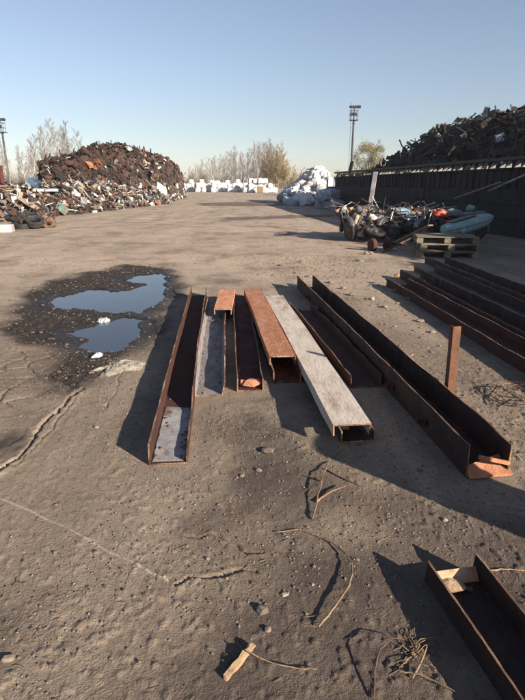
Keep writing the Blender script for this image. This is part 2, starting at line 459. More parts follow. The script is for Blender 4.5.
def water_material():
    m = bpy.data.materials.new('puddle_water')
    m.use_nodes = True
    nt = m.node_tree
    b = nt.nodes['Principled BSDF']
    b.inputs['Base Color'].default_value = (.02, .022, .024, 1)
    b.inputs['Roughness'].default_value = .02
    b.inputs['IOR'].default_value = 1.45
    b.inputs['Specular IOR Level'].default_value = .5
    co = nd(nt, 'ShaderNodeTexCoord').outputs['Object']
    bp = nd(nt, 'ShaderNodeBump'); bp.inputs['Strength'].default_value = .04; bp.inputs['Distance'].default_value = .01
    nt.links.new(noise(nt, co, 5, 2, .5), bp.inputs['Height'])
    nt.links.new(bp.outputs[0], b.inputs['Normal'])
    return m


# ---------------------------------------------------------------- mesh helpers
def tag(o, label=None, cat=None, group=None, kind=None):
    if label: o['label'] = label
    if cat: o['category'] = cat
    if group: o['group'] = group
    if kind: o['kind'] = kind
    return o


def empty(name, loc=(0, 0, 0), rot=(0, 0, 0)):
    o = bpy.data.objects.new(name, None)
    COL.objects.link(o)
    o.location = loc; o.rotation_euler = rot
    o.empty_display_size = .1
    return o


def copy_tree(o, parent=None):
    c = o.copy()
    COL.objects.link(c)
    c.parent = parent
    for ch in list(o.children):
        copy_tree(ch, c)
    return c


ICO_V = None


def ico():
    global ICO_V
    if ICO_V is None:
        t = (1 + 5 ** .5) / 2
        v = np.array([(-1, t, 0), (1, t, 0), (-1, -t, 0), (1, -t, 0), (0, -1, t), (0, 1, t), (0, -1, -t), (0, 1, -t),
                      (t, 0, -1), (t, 0, 1), (-t, 0, -1), (-t, 0, 1)]) / math.sqrt(1 + t * t)
        f = [(0, 11, 5), (0, 5, 1), (0, 1, 7), (0, 7, 10), (0, 10, 11), (1, 5, 9), (5, 11, 4), (11, 10, 2), (10, 7, 6), (7, 1, 8),
             (3, 9, 4), (3, 4, 2), (3, 2, 6), (3, 6, 8), (3, 8, 9), (4, 9, 5), (2, 4, 11), (6, 2, 10), (8, 6, 7), (9, 8, 1)]
        ICO_V = (v, f)
    return ICO_V


class MB:
    """collects shapes; build() links them as one mesh object"""

    def __init__(s):
        s.v = []; s.f = []; s.m = []; s.mi = 0

    def add(s, vs, fs):
        b = len(s.v)
        s.v.extend([tuple(p) for p in vs])
        s.f.extend([tuple(b + i for i in f) for f in fs])
        s.m.extend([s.mi] * len(fs))

    def box(s, c, d, rot=None):
        q = [Vector((x * d[0] / 2, y * d[1] / 2, z * d[2] / 2)) for x in (-1, 1) for y in (-1, 1) for z in (-1, 1)]
        if rot is not None:
            Mx = rot if isinstance(rot, Matrix) else Euler(rot).to_matrix()
            q = [Mx @ p for p in q]
        c = Vector(c)
        s.add([p + c for p in q], [(0, 1, 3, 2), (4, 6, 7, 5), (0, 4, 5, 1), (2, 3, 7, 6), (0, 2, 6, 4), (1, 5, 7, 3)])

    def bbox(s, c, d, b, rot=None):
        """box with chamfered edges"""
        vs = []; hx, hy, hz = d[0] / 2, d[1] / 2, d[2] / 2
        prof = [(-hx + b, -hy), (hx - b, -hy), (hx, -hy + b), (hx, hy - b), (hx - b, hy), (-hx + b, hy), (-hx, hy - b), (-hx, -hy + b)]
        rings = [(-hz, 1 - b / hx, 1 - b / hy), (-hz + b, 1, 1), (hz - b, 1, 1), (hz, 1 - b / hx, 1 - b / hy)]
        for z, sx, sy in rings:
            vs += [Vector((x * sx, y * sy, z)) for x, y in prof]
        if rot is not None:
            Mx = rot if isinstance(rot, Matrix) else Euler(rot).to_matrix()
            vs = [Mx @ p for p in vs]
        c = Vector(c)
        fs = [tuple(reversed(range(8))), tuple(range(24, 32))]
        for k in range(3):
            for i in range(8):
                j = (i + 1) % 8
                fs.append((k * 8 + i, k * 8 + j, k * 8 + 8 + j, k * 8 + 8 + i))
        s.add([p + c for p in vs], fs)

    def tube(s, pts, r, n=8, cap=True):
        pts = [Vector(p) for p in pts]
        if isinstance(r, (int, float)): r = [r] * len(pts)
        vs = []; fs = []
        t0 = (pts[1] - pts[0]).normalized()
        a = t0.orthogonal().normalized()
        for i, p in enumerate(pts):
            t = (pts[min(i + 1, len(pts) - 1)] - pts[max(i - 1, 0)])
            t = t.normalized() if t.length > 1e-9 else t0
            a = (a - t * a.dot(t))
            a = a.normalized() if a.length > 1e-6 else t.orthogonal().normalized()
            b = t.cross(a)
            for k in range(n):
                q = 2 * math.pi * k / n
                vs.append(p + (a * math.cos(q) + b * math.sin(q)) * r[i])
        for i in range(len(pts) - 1):
            for k in range(n):
                l = (k + 1) % n
                fs.append((i * n + k, i * n + l, (i + 1) * n + l, (i + 1) * n + k))
        if cap:
            fs.append(tuple(reversed(range(n))))
            fs.append(tuple(range((len(pts) - 1) * n, len(pts) * n)))
        s.add(vs, fs)

    def torus(s, c, axis, R_, r, n=24, k=8, sx=1.0):
        ax = Vector(axis).normalized(); a = ax.orthogonal().normalized(); b = ax.cross(a); c = Vector(c)
        vs = []; fs = []
        for i in range(n):
            q = 2 * math.pi * i / n
            d = a * math.cos(q) + b * math.sin(q)
            for j in range(k):
                p = 2 * math.pi * j / k
                vs.append(c + d * (R_ + r * math.cos(p)) + ax * (r * sx * math.sin(p)))
        for i in range(n):
            for j in range(k):
                i2 = (i + 1) % n; j2 = (j + 1) % k
                fs.append((i * k + j, i2 * k + j, i2 * k + j2, i * k + j2))
        s.add(vs, fs)

    def lathe(s, c, axis, prof, n=16):
        """prof: (radius, along axis)"""
        ax = Vector(axis).normalized(); a = ax.orthogonal().normalized(); b = ax.cross(a); c = Vector(c)
        vs = []; fs = []
        for rr, h in prof:
            for k in range(n):
                q = 2 * math.pi * k / n
                vs.append(c + ax * h + (a * math.cos(q) + b * math.sin(q)) * max(rr, 1e-4))
        for i in range(len(prof) - 1):
            for k in range(n):
                l = (k + 1) % n
                fs.append((i * n + k, i * n + l, (i + 1) * n + l, (i + 1) * n + k))
        fs.append(tuple(reversed(range(n)))); fs.append(tuple(range((len(prof) - 1) * n, len(prof) * n)))
        s.add(vs, fs)

    def loft(s, rings):
        """rings: lists of the same number of points"""
        n = len(rings[0]); vs = [p for r in rings for p in r]; fs = []
        for i in range(len(rings) - 1):
            for k in range(n):
                l = (k + 1) % n
                fs.append((i * n + k, i * n + l, (i + 1) * n + l, (i + 1) * n + k))
        fs.append(tuple(reversed(range(n)))); fs.append(tuple(range((len(rings) - 1) * n, len(rings) * n)))
        s.add(vs, fs)

    def rock(s, c, d, rng, jit=.28):
        v, f = ico()
        Mx = Euler((rng.uniform(0, 6), rng.uniform(0, 6), rng.uniform(0, 6))).to_matrix()
        vs = []
        for p in v:
            q = Mx @ Vector(p)
            k = 1 + rng.uniform(-jit, jit)
            vs.append((c[0] + q.x * d[0] * k, c[1] + q.y * d[1] * k, c[2] + q.z * d[2] * k))
        s.add(vs, f)

    def mesh(s, name, mats):
        me = bpy.data.meshes.new(name)
        me.from_pydata(s.v, [], s.f)
        for m in (mats if isinstance(mats, (list, tuple)) else [mats]):
            me.materials.append(m)
        if any(s.m):
            me.polygons.foreach_set('material_index', s.m)
        me.update()
        return me

    def build(s, name, mats, parent=None, smooth=False, loc=None):
        me = s.mesh(name, mats)
        if smooth:
            me.shade_smooth() if smooth is True else me.set_sharp_from_angle(angle=R(smooth))
        o = bpy.data.objects.new(name, me)
        COL.objects.link(o)
        if parent: o.parent = parent
        if loc is not None: o.location = loc
        return o


def smooth_angle(o, a=40):
    me = o.data
    me.polygons.foreach_set('use_smooth', [True] * len(me.polygons))
    me.set_sharp_from_angle(angle=R(a))
    return o


# ================================================================ GROUND
def build_ground():
    AY = -1.2
    ang = np.concatenate([np.linspace(-math.pi, -.80, 60, endpoint=False), np.linspace(-.80, .80, 900, endpoint=False), np.linspace(.80, math.pi, 60, endpoint=False)])
    rr = np.concatenate([np.linspace(.05, 2.2, 30, endpoint=False), np.exp(np.linspace(math.log(2.2), math.log(70), 1050, endpoint=False)),
                         np.exp(np.linspace(math.log(70), math.log(3500), 60))])
    A, RR = np.meshgrid(ang, rr)
    x = (RR * np.sin(A)).ravel(); y = (RR * np.cos(A)).ravel() + AY
    z, mud, line, soil, wet, crack, dust_shade = ground_fields(x, y)
    far = sstep(70, 160, np.hypot(x, y))
    z = z * (1 - far)
    na, nr = len(ang), len(rr)
    co = np.stack([x, y, z], 1).ravel()
    i = np.arange(nr - 1)[:, None] * na; k = np.arange(na)[None, :]; l = (k + 1) % na
    quads = np.stack([i + k, i + na + k, i + na + l, i + l], -1).reshape(-1, 4)
    quads = quads[:, ::-1]
    me = bpy.data.meshes.new('ground')
    nv = len(x); nf = len(quads)
    me.vertices.add(nv); me.vertices.foreach_set('co', co)
    cap = np.arange(na)[::-1]
    me.loops.add(nf * 4 + na)
    me.loops.foreach_set('vertex_index', np.concatenate([quads.ravel(), cap[::-1]]).astype(np.int32))
    me.polygons.add(nf + 1)
    me.polygons.foreach_set('loop_start', np.concatenate([np.arange(nf) * 4, [nf * 4]]).astype(np.int32))
    me.polygons.foreach_set('use_smooth', np.ones(nf + 1, bool))
    for n, v in (('mud', mud), ('line', line), ('soil', soil), ('wet', wet), ('crack', crack), ('dust_shade', dust_shade)):
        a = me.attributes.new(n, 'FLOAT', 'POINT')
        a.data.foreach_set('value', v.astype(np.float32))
    me.update(calc_edges=True)
    me.validate()
    me.materials.append(ground_material())
    o = bpy.data.objects.new('ground', me)
    COL.objects.link(o)
    tag(o, kind='structure')
    # water sheets, one per hollow
    wm = water_material()
    for q, lab in ((PUD_A + PUD_B, 'a'), (PUD_C, 'c')):
        xs = [p[0] for p in q]; ys = [p[1] for p in q]
        cx, cy = sum(xs) / len(xs), sum(ys) / len(ys)
        b = MB()
        pts = [(math.cos(t * math.pi / 16), math.sin(t * math.pi / 16)) for t in range(32)]
        rx = (max(xs) - min(xs)) / 2 + .12; ry = (max(ys) - min(ys)) / 2 + .25
        cx = (max(xs) + min(xs)) / 2; cy = (max(ys) + min(ys)) / 2
        sq = [(math.copysign(abs(c) ** .6, c), math.copysign(abs(s) ** .6, s)) for c, s in pts]
        b.add([(cx + rx * c, cy + ry * s, -.020) for c, s in sq], [tuple(range(32))])
        tag(b.build('puddle', wm), kind='structure')


build_ground()


# ================================================================ STEEL BEAMS
def channel_mesh(L, w, h, t=.009, up=True, seed=0, warp=.004, seg=72, cut_r=None, cut_l=None, tipset=None, splay=0.0):
    """U section running along +Y from 0 to L; up: flanges point up. cut_r = (y_end, height): that flange is torn low near the start"""
    rg = np.random.RandomState(seed)
    ph = rg.uniform(0, 6, 8)
    b = MB()
    prof0 = [(-w / 2, 0), (w / 2, 0), (w / 2, h), (w / 2 - t, h), (w / 2 - t, t), (-w / 2 + t, t), (-w / 2 + t, h), (-w / 2, h)]
    rings = []
    dents = [(rg.uniform(0, L), rg.uniform(.05, .22), rg.uniform(-.004, .004), rg.choice([-1, 1]), rg.uniform(-.005, .001)) for _ in range(int(3 + L))]
    for i in range(seg + 1):
        y = L * i / seg
        dx = warp * (math.sin(y * 1.3 + ph[0]) + .5 * math.sin(y * 3.7 + ph[1]))
        ring = []
        for j, (x, z) in enumerate(prof0):
            zz = z
            if z > t * 1.5:
                side = 1 if x > 0 else -1
                c = cut_r if side > 0 else cut_l
                k = 1.0
                if c:
                    k = 1 - (1 - c[1]) * float(1 - sstep(c[0] - .10, c[0] + .10, y))
                zz = z * k + .003 * math.sin(y * 9 + ph[2] + side) * (z > 0) + rg.uniform(-.0015, .0015)
                for (yd, sg, am, sd_, dz) in dents:
                    if sd_ == side:
                        e_ = math.exp(-((y - yd) / sg) ** 2)
                        x += am * e_; zz += dz * e_ * (h / .13)
                x = x + .6 * warp * math.sin(y * 4.1 + ph[3] + side) + rg.uniform(-.001, .001)
            if splay and z > t * 1.5:
                x += splay * (1 if x > 0 else -1)
            if not up:
                zz = h - zz
            ring.append((x + dx, y + (rg.uniform(-.006, .006) if i in (0, seg) else 0), zz))
        if not up:
            ring = ring[::-1]
        rings.append(ring[::-1])
    b.loft(rings)
    # bare worn edges: the flange tips and the cut ends carry pale rust
    tips = {2, 6}
    if up: tips = {0, 4}
    fi = 0
    for i in range(seg):
        for k in range(8):
            if k in (tips if tipset is None else tipset):
                b.m[fi] = 1
            fi += 1
    b.m[fi] = b.m[fi + 1] = 1
    return b


def lay(o, near, far, z=0.0, z2=None, roll=0):
    near = Vector(near); far = Vector(far)
    d = far - near
    yaw = math.atan2(-d.x, d.y)
    pit = math.atan2((z2 if z2 is not None else z) - z, d.length)
    o.rotation_mode = 'XYZ'
    o.rotation_euler = (pit, roll, yaw)
    o.location = (near.x, near.y, z)


def beam(name, near, far, w, h, mat, label, up=True, z=0.0, z2=None, cat='steel beam', group='steel channels laid out on the yard', roll=0, edge=None, **k):
    near = Vector(near[:2]); far = Vector(far[:2])
    b = channel_mesh((far - near).length, w, h, up=up, **k)
    o = b.build(name, [mat, edge or M_EDGE])
    lay(o, near, far, z, z2, roll)
    if up and near.y < 6:
        g = random.Random(k.get('seed', 0) + 500); b = MB(); L = (far - near).length
        for i in range(int(L * 45)):
            y_ = g.random() ** 1.3 * L; s_ = .002 + .009 * g.random() ** 3
            sx = math.copysign(abs(g.uniform(-1, 1)) ** .6, g.uniform(-1, 1))
            b.rock((sx * (w / 2 - .016), y_, .010 + s_ * .3), (s_ * 1.3, s_ * 1.3, s_ * .7), g)
        tag(b.build('dirt_crumbs', M_STONE if mat is M_GREYSTEEL else M_DIRT, o), kind='stuff')
    return tag(o, label, cat, group)


Z0 = -.004
b1 = beam('steel_channel', (-.53, 2.62), (-.90, 7.30), .215, .13, M_RUST, 'longest rusty channel on the left of the row, open side up, beside the puddle', seed=1, z=Z0, cut_r=(.75, .38))
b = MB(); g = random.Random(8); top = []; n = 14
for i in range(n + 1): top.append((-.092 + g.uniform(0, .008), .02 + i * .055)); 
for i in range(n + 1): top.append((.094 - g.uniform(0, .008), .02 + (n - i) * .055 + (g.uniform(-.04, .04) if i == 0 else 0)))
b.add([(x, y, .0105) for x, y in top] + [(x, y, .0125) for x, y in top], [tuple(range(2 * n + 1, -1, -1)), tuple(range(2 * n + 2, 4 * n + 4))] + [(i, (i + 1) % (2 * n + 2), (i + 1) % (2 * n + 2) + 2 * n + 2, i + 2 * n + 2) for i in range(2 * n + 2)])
pp = b.build('sunlit_floor_sheet', M_LITFLOOR, b1); pp['label'] = 'pale sheet painted as sunlight on the channel floor'  # thin sheet: sunlight on the near floor put into its pale colour
beam('steel_channel', (-.40, 3.62), (-.60, 6.75), .205, .095, M_GREYSTEEL, 'shallow pale grey channel with dusty floor, second from the puddle', seed=2, z=Z0, splay=.022)
o = beam('steel_channel', (-.09, 3.72), (-.315, 7.25), .205, .105, M_RUSTRED, 'dark red channel with a rusty lump closing its near end', seed=3, z=Z0)
# orange offcut across the far end of the grey channel
n_ = P(223, 309, .15); f_ = P(227.3, 289.5, .15)
beam('steel_offcut', n_, f_, .20, .07, M_ORANGE, 'short orange rusty offcut lying upside down over the far end of the grey channel', up=False, z=.08, seed=4, seg=14, cat='steel offcut')
beam('steel_channel', (.195, 3.90), (-.13, 7.30), .225, .095, M_RUSTRED, 'bright red channel under the orange one, its near end sticking out', seed=5, z=Z0)
n_ = P(283, 356.5, .165); f_ = P(252, 289.3, .165)
beam('steel_channel', n_, f_, .215, .075, M_ORANGE, 'orange rusty channel turned upside down on a red channel', up=False, z=.093, seed=6)
beam('steel_channel', (.585, 2.89), (.17, 7.0), .215, .07, M_BROWNSTEEL, 'brown channel hidden beneath the pale upturned one', seed=7, z=Z0)
n_ = P(353, 424, .145); f_ = P(274, 295.5, .145)
beam('steel_channel', n_, f_, .232, .075, M_WHITESTEEL, 'pale whitish channel turned upside down, widest in the row', up=False, z=.07, seed=8)
beam('steel_channel', (.80, 3.80), (.48, 6.35), .25, .10, M_RUST, 'dark brown channel between the pale upturned one and the tallest beam', seed=9, z=Z0)
b10 = beam('steel_channel', (1.215, 2.50), (.645, 7.90), .245, .19, M_BROWNSTEEL, 'tallest dark beam with deep sides on the right of the row', seed=10, z=Z0, warp=.003)
# parts of that deep beam
b = MB()
b.add([(-.115, -.03, .006), (.13, -.02, .006), (.13, .11, .006), (-.115, .02, .012), (-.115, -.03, .014), (.13, -.02, .02), (.13, .11, .075), (-.115, .03, .05)],
      [(0, 3, 2, 1), (4, 5, 6, 7), (0, 1, 5, 4), (1, 2, 6, 5), (2, 3, 7, 6), (3, 0, 4, 7)])
b.box((.02, -.01, .10), (.2, .012, .02), (0, .3, .1))
ep = b.build('end_plate', M_ORANGE, b10)
ep['label'] = 'torn orange rusty end plate'
rng = random.Random(5)
for y in (.55, 1.15, 2.9, 4.4):
    b = MB()
    b.box((-.135, y, .075), (.03, .06, .05), (0, .2, .3))
    b.lathe((-.15, y, .08), (-1, 0, 0), [(.012, 0), (.012, .02), (.02, .02), (.02, .035)], 6)
    b.build('lug', M_RUST, b10)
# loose plank and offcut
b = MB(); b.bbox((0, .25, .01), (.10, .5, .018), .003)
o = b.build('board', M_WOOD); tag(o, 'short grey board beside the far end of the pale upturned channel', 'board')
n_ = P(297, 311); f_ = P(288, 296); lay(o, n_[:2], f_[:2], .01)
b = MB(); b.rock((0, 0, .045), (.075, .05, .035), random.Random(3)); b.box((-.01, .02, .03), (.15, .03, .03), (.2, .1, .1))
o = b.build('rust_lump', M_ORANGE); tag(o, 'orange rusty lump wedged in the near end of the dark red channel', 'rust lump')
o.location = (-.085, 3.77, .005)
for (px_, py_, lab) in ((309, 290, 'pale rusty bolt end on the far end of the tallest beam'), (317, 303, 'rusty bracket lying in the far part of the brown channel')):
    p = P(px_, py_, .1)
    b = MB(); b.rock((0, 0, .02), (.03, .04, .02), rng); b.box((.02, .02, .015), (.09, .015, .012), (0, 0, .5)); b.lathe((-.02, 0, 0), (0, 0, 1), [(.02, 0), (.02, .03), (.012, .03), (.012, .05)], 6)
    o = b.build('steel_bracket', M_DUST); o.location = (p.x, p.y, .015); tag(o, lab, 'bracket')
# upright angle iron
b = MB()
b.loft([[(x, y, z) for x, y in ((0, 0), (.056, 0), (.056, .007), (.007, .007), (.007, .05), (0, .05))] for z in (0, .3, .61)])
o = b.build('angle_post', material('post_rust', (0.147, 0.0665, 0.0364), (0.105, 0.0462, 0.0266), (0.182, 0.091, 0.0525), 7, .85, 0, .4))
o.location = (1.285, 3.38, -.02); o.rotation_euler = (R(-1.5), R(-.5), R(8))
tag(o, 'short rusty angle iron standing upright behind the tallest beam', 'steel post')
# channel in the near right corner
b12 = beam('steel_channel', (.758 + .105 + .33, -.80), (.752, 1.735), .212, .098, M_BROWNSTEEL, 'near channel running out of the bottom right corner, open side up', seed=12, z=Z0)
L12 = math.hypot(.44, 2.535)
b = MB(); b.box((0, L12 - .03, .028), (.19, .014, .055), (R(-38), 0, 0)); b.rock((-.03, L12 - .06, .02), (.06, .05, .02), rng)
ep = b.build('end_plate', M_DUST, b12); ep['label'] = 'bent pale end plate catching the sun'
# stack at the right
GR = 'beams stacked in the shade on the right'
labs = ['nearest channel of the shaded stack on the right, its pale edge in the sun', 'dark channel second from the front of the shaded stack on the right',
        'dark channel third from the front of the shaded stack on the right',
        'rearmost dark channel of the shaded stack, nearest to the pallets']
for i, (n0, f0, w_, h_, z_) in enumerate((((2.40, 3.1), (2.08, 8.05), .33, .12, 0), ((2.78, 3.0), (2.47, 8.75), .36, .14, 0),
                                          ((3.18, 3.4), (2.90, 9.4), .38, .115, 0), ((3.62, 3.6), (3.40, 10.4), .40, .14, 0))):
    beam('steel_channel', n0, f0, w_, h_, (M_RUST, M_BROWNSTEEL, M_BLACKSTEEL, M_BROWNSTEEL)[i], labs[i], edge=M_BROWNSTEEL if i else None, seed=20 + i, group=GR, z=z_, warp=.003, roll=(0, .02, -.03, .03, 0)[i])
p = P(395, 277, .15)
b = MB(); b.rock((0, 0, 0), (.05, .06, .03), rng)
o = b.build('rust_lump', M_DUST); o.location = (2.06, 8.02, .165); tag(o, 'pale rusty lump on the far corner of the shaded stack', 'rust lump')
# drum added out of view on the right to cast the near shadow band
t = empty('shadow_drum', (2.22, 1.28, -.01))
tag(t, 'rusty drum added out of view to cast the shadow by the near channel', 'drum')
b = MB(); b.lathe((0, 0, 0), (0, 0, 1), [(.20, 0), (.208, .01), (.205, .03), (.205, .28), (.216, .29), (.216, .305), (.205, .315), (.205, .57), (.216, .58), (.216, .6), (.205, .61), (.205, .83), (.21, .84), (.21, .855), (.195, .855), (.19, .84)], 32)
smooth_angle(b.build('shadow_drum_barrel', M_RUST, t))
b = MB(); b.lathe((.12, 0, .838), (0, 0, 1), [(.035, 0), (.035, .018), (.02, .018)], 10)
b.build('shadow_drum_bung', M_BLACKSTEEL, t)


# ================================================================ LITTER ON THE GROUND
def gzs(x, y):
    return ground_fields(np.asarray(x, float), np.asarray(y, float))[0]




def off_beams(x, y, m=.135):
    ok = np.ones(x.shape, bool)
    for a, c in BEAM_LINES:
        ok &= seg_dist(x, y, [a, c]) > m
    return ok


def scatter(n, ymin, ymax, seed, power=1.0):
    g = np.random.RandomState(seed)
    y = ymin + (ymax - ymin) * g.rand(n) ** power
    x = (g.rand(n) * 2 - 1) * (y * .62 + .6)
    dens = fbm(x, y, .8, 3, seed)
    k = (g.rand(n) < sstep(.30, .62, dens)) & off_beams(x, y)
    return x[k], y[k], g


rng = random.Random(11)
b = MB()
for n, y0, y1, smin, smax, pw in ((27000, 1.0, 5.0, .0012, .0066, 1.25), (9000, 3.5, 11, .003, .010, 1.2), (3000, 9, 40, .008, .022, 1.4)):
    xs, ys, g = scatter(n, y0, y1, n)
    zs, mud, *_ = ground_fields(xs, ys)
    for x_, y_, z_, mm in zip(xs, ys, zs, mud):
        s_ = smin + (smax - smin) * rng.random() ** 3
        if z_ < -.016: continue
        b.mi = 0 if rng.random() < .66 else (1 if rng.random() < .8 else 2)
        b.rock((x_, y_, z_ + s_ * .25), (s_ * rng.uniform(.7, 1.4), s_ * rng.uniform(.7, 1.4), s_ * rng.uniform(.45, .8)), rng)
# rubble strip right of the row, by the rear ends
g = np.random.RandomState(4)
cx = g.rand(2600) * 3 + .2; cy = 4.0 + g.rand(2600) * 8
k = (sdf(cx, cy, RUBBLE) < .25) & off_beams(cx, cy)
cx, cy = cx[k], cy[k]
for x_, y_, z_ in zip(cx, cy, gzs(cx, cy)):
    s_ = .004 + .015 * rng.random() ** 2.5
    b.mi = 0 if rng.random() < .93 else 2
    b.rock((x_, y_, z_ + s_ * .3), (s_ * rng.uniform(.7, 1.5), s_ * rng.uniform(.7, 1.4), s_ * rng.uniform(.5, .8)), rng)
# crumbs in the churned mud
cx = -5.6 + g.rand(2300) * 5; cy = 4 + g.rand(2300) * 7
k = sdf(cx, cy, MUD) < .1
cx, cy = cx[k], cy[k]
for x_, y_, z_ in zip(cx, cy, gzs(cx, cy)):
    if z_ < -.024: continue
    s_ = .004 + .016 * rng.random() ** 3
    b.mi = 1 if rng.random() < .9 else 0
    b.rock((x_, y_, z_ + s_ * .3), (s_ * 1.3, s_ * 1.2, s_ * .7), rng)
M_PEB = material('pebbles', (.18, .14, .105), (.135, .104, .08), None, 30, .95, 0, 0, vary=0)
M_PEBD = material('dark_pebbles', (.07, .055, .045), (.11, .085, .066), None, 30, .9, 0, 0, vary=0)
M_PEBL = material('pale_pebbles', (.29, .24, .19), (.22, .18, .14), None, 30, .95, 0, 0, vary=0)
o = b.build('gravel', [M_PEB, M_PEBD, M_PEBL])
tag(o, 'loose pebbles and clods scattered over the dirt yard', 'gravel', kind='stuff')
# chips and short straws
b = MB()
xs, ys, g = scatter(800, 1.0, 7, 77, 1.1)
for x_, y_, z_ in zip(xs, ys, gzs(xs, ys)):
    if z_ < -.016: continue
    a = rng.uniform(0, 6.3); L = rng.uniform(.008, .05) * (1 if rng.random() < .9 else 2)
    b.mi = rng.choice((0, 0, 1))
    dx, dy = math.cos(a) * L / 2, math.sin(a) * L / 2
    L *= .8; b.tube([(x_ - dx, y_ - dy, z_ + .003), (x_ + rng.uniform(-.2, .2) * L, y_ + rng.uniform(-.2, .2) * L, z_ + .005), (x_ + dx, y_ + dy, z_ + .004)], [.0008, .0011, .0005], 4)
o = b.build('straw', [M_TWIG, M_WIRE])
tag(o, 'dry straw and wood splinters strewn over the dirt', 'straw', kind='stuff')
# bigger stones, each its own
STONES = [(267, 451, .035), (258, 470, .016), (242, 476, .014), (213, 322, .04), (395, 292, .05), (372, 300, .045), (352, 296, .05), (360, 262, .06), (366, 255, .085),
          (302, 263, .05), (281, 266, .05), (274, 276, .04), (330, 283, .05), (343, 289, .045), (268, 632, .016), (285, 596, .013), (8, 660, .02), (262, 612, .022),
          (445, 520, .014), (420, 470, .016), (97, 428, .014), (56, 505, .010), (96, 553, .012), (208, 560, .012), (408, 300, .05), (385, 308, .04), (420, 322, .04), (432, 333, .03), (310, 277, .04)]
for i, (px_, py_, s_) in enumerate(STONES):
    p = P(px_, py_)
    b = MB()
    for q in range(1 if i != 8 else 2):
        b.rock((q * s_ * 1.2, q * .02, 0), (s_ * rng.uniform(.9, 1.4), s_ * rng.uniform(.8, 1.1), s_ * rng.uniform(.5, .75)), rng, .22)
    o = b.build('stone', M_STONE)
    o.location = (p.x, p.y, gz(p.x, p.y) + s_ * .3)
    if i == 0: tag(o, 'pinkish fist sized stone on the dark soil in front of the beams', 'stone', 'stones on the dirt')
    elif i == 8: tag(o, 'pale pair of stuck together rocks in front of the wheel axle', 'stone', 'stones on the dirt')
    else: tag(o, 'small brown stone lying loose on the open dirt', 'stone', 'stones on the dirt')


def stick(name, pts, r, mat, label, cat, lift=.006, zs=None, branches=()):
    b = MB()
    r *= .55
    q = [P(a, c) for a, c in pts]
    zz = gzs([v.x for v in q], [v.y for v in q])

    def dense(pp, hh, rr):
        out = []; rad = []
        n = len(pp)
        for i in range(n - 1):
            for k in range(5):
                t = k / 5
                p0 = pp[max(i - 1, 0)]; p1 = pp[i]; p2 = pp[i + 1]; p3 = pp[min(i + 2, n - 1)]
                v = .5 * ((2 * p1) + (p2 - p0) * t + (2 * p0 - 5 * p1 + 4 * p2 - p3) * t * t + (3 * p1 - p0 - 3 * p2 + p3) * t ** 3)
                out.append(Vector((v.x, v.y, hh[i] * (1 - t) + hh[i + 1] * t)))
                rad.append(rr * (1 - .55 * (i + t) / n) * rng.uniform(.85, 1.15))
        out.append(Vector((pp[-1].x, pp[-1].y, hh[-1]))); rad.append(rr * .4)
        return out, rad
    hh = [z_ + lift + (zs[i] if zs else 0) for i, z_ in enumerate(zz)]
    out, rad = dense(q, hh, r)
    out = [v + Vector((rng.uniform(-1, 1), rng.uniform(-1, 1), rng.uniform(-.2, .6))) * r * .9 for v in out]
    rad = [q_ * (1.35 if rng.random() < .12 else 1) for q_ in rad]
    b.tube(out, rad, 7)
    for (bp, br, bz) in branches:
        qq = [P(a, c) for a, c in bp]
        z2 = gzs([v.x for v in qq], [v.y for v in qq])
        o2, r2 = dense(qq, [z_ + lift + bz * i / max(1, len(qq) - 1) for i, z_ in enumerate(z2)], br)
        b.tube(o2, r2, 6)
    c = out[0].copy()
    b.v = [(v[0] - c.x, v[1] - c.y, v[2] - c.z) for v in b.v]
    o = smooth_angle(b.build(name, mat), 60)
    o.location = c
    return tag(o, label, cat)


stick('twig', [(318, 631), (335, 612), (348, 592), (352, 572), (343, 555), (325, 541), (300, 532), (276, 533)], .0075, M_TWIG, 'long curved twig bowed like a hook on the dirt', 'twig', zs=[.006, .014, .022, .018, .008, .0, 0, 0])
stick('twig', [(313, 520), (318, 500), (324, 478), (330, 462)], .008, M_WIRE, 'dark forked twig in front of the pale upturned channel', 'twig', zs=[.0, .02, .025, .0],
      branches=[([(316, 503), (330, 495), (346, 490)], .006, .02), ([(322, 482), (308, 478)], .005, .01), ([(326, 470), (345, 480), (360, 486)], .005, .0)])
b = MB(); b.v = []
rgq = random.Random(4)
b.loft([[(x_, w_ * .008 + rgq.uniform(-.004, .004), .004), (x_, -w_ * .009 + rgq.uniform(-.003, .003), .003), (x_, -w_ * .008, .004 + w_ * .014), (x_, w_ * .009 + rgq.uniform(-.003, .003), .004 + w_ * .022)] for x_, w_ in ((-.075, .35), (-.07, .9), (-.045, .8), (-.02, 1.0), (.0, .85), (.03, .95), (.05, .6), (.07, .7), (.078, .3))])
o = b.build('wood_splinter', M_TWIG); p = P(240, 665); o.location = (p.x, p.y, gz(p.x, p.y)); o.rotation_euler = (0, R(-7), R(52))
tag(o, 'thick split piece of wood lying near the bottom edge', 'wood piece')
stick('twig', [(246, 660), (270, 668), (295, 672), (317, 673)], .0042, M_TWIG, 'thin straight twig beside the thick split piece of wood', 'twig', zs=[.03, .01, .006, .006])
stick('twig', [(374, 700), (374, 680), (380, 662), (392, 650), (404, 647)], .0055, M_WIRE, 'dark bowed twig beside the tuft near the corner channel', 'twig', zs=[0, .02, .04, .04, .02])
stick('twig', [(400, 676), (418, 681), (438, 688), (455, 696)], .0045, M_TWIG, 'pale twig with a bent tip by the bottom right edge', 'twig', zs=[.01, .02, .01, .01],
      branches=[([(412, 680), (420, 668), (426, 655)], .004, .03)])
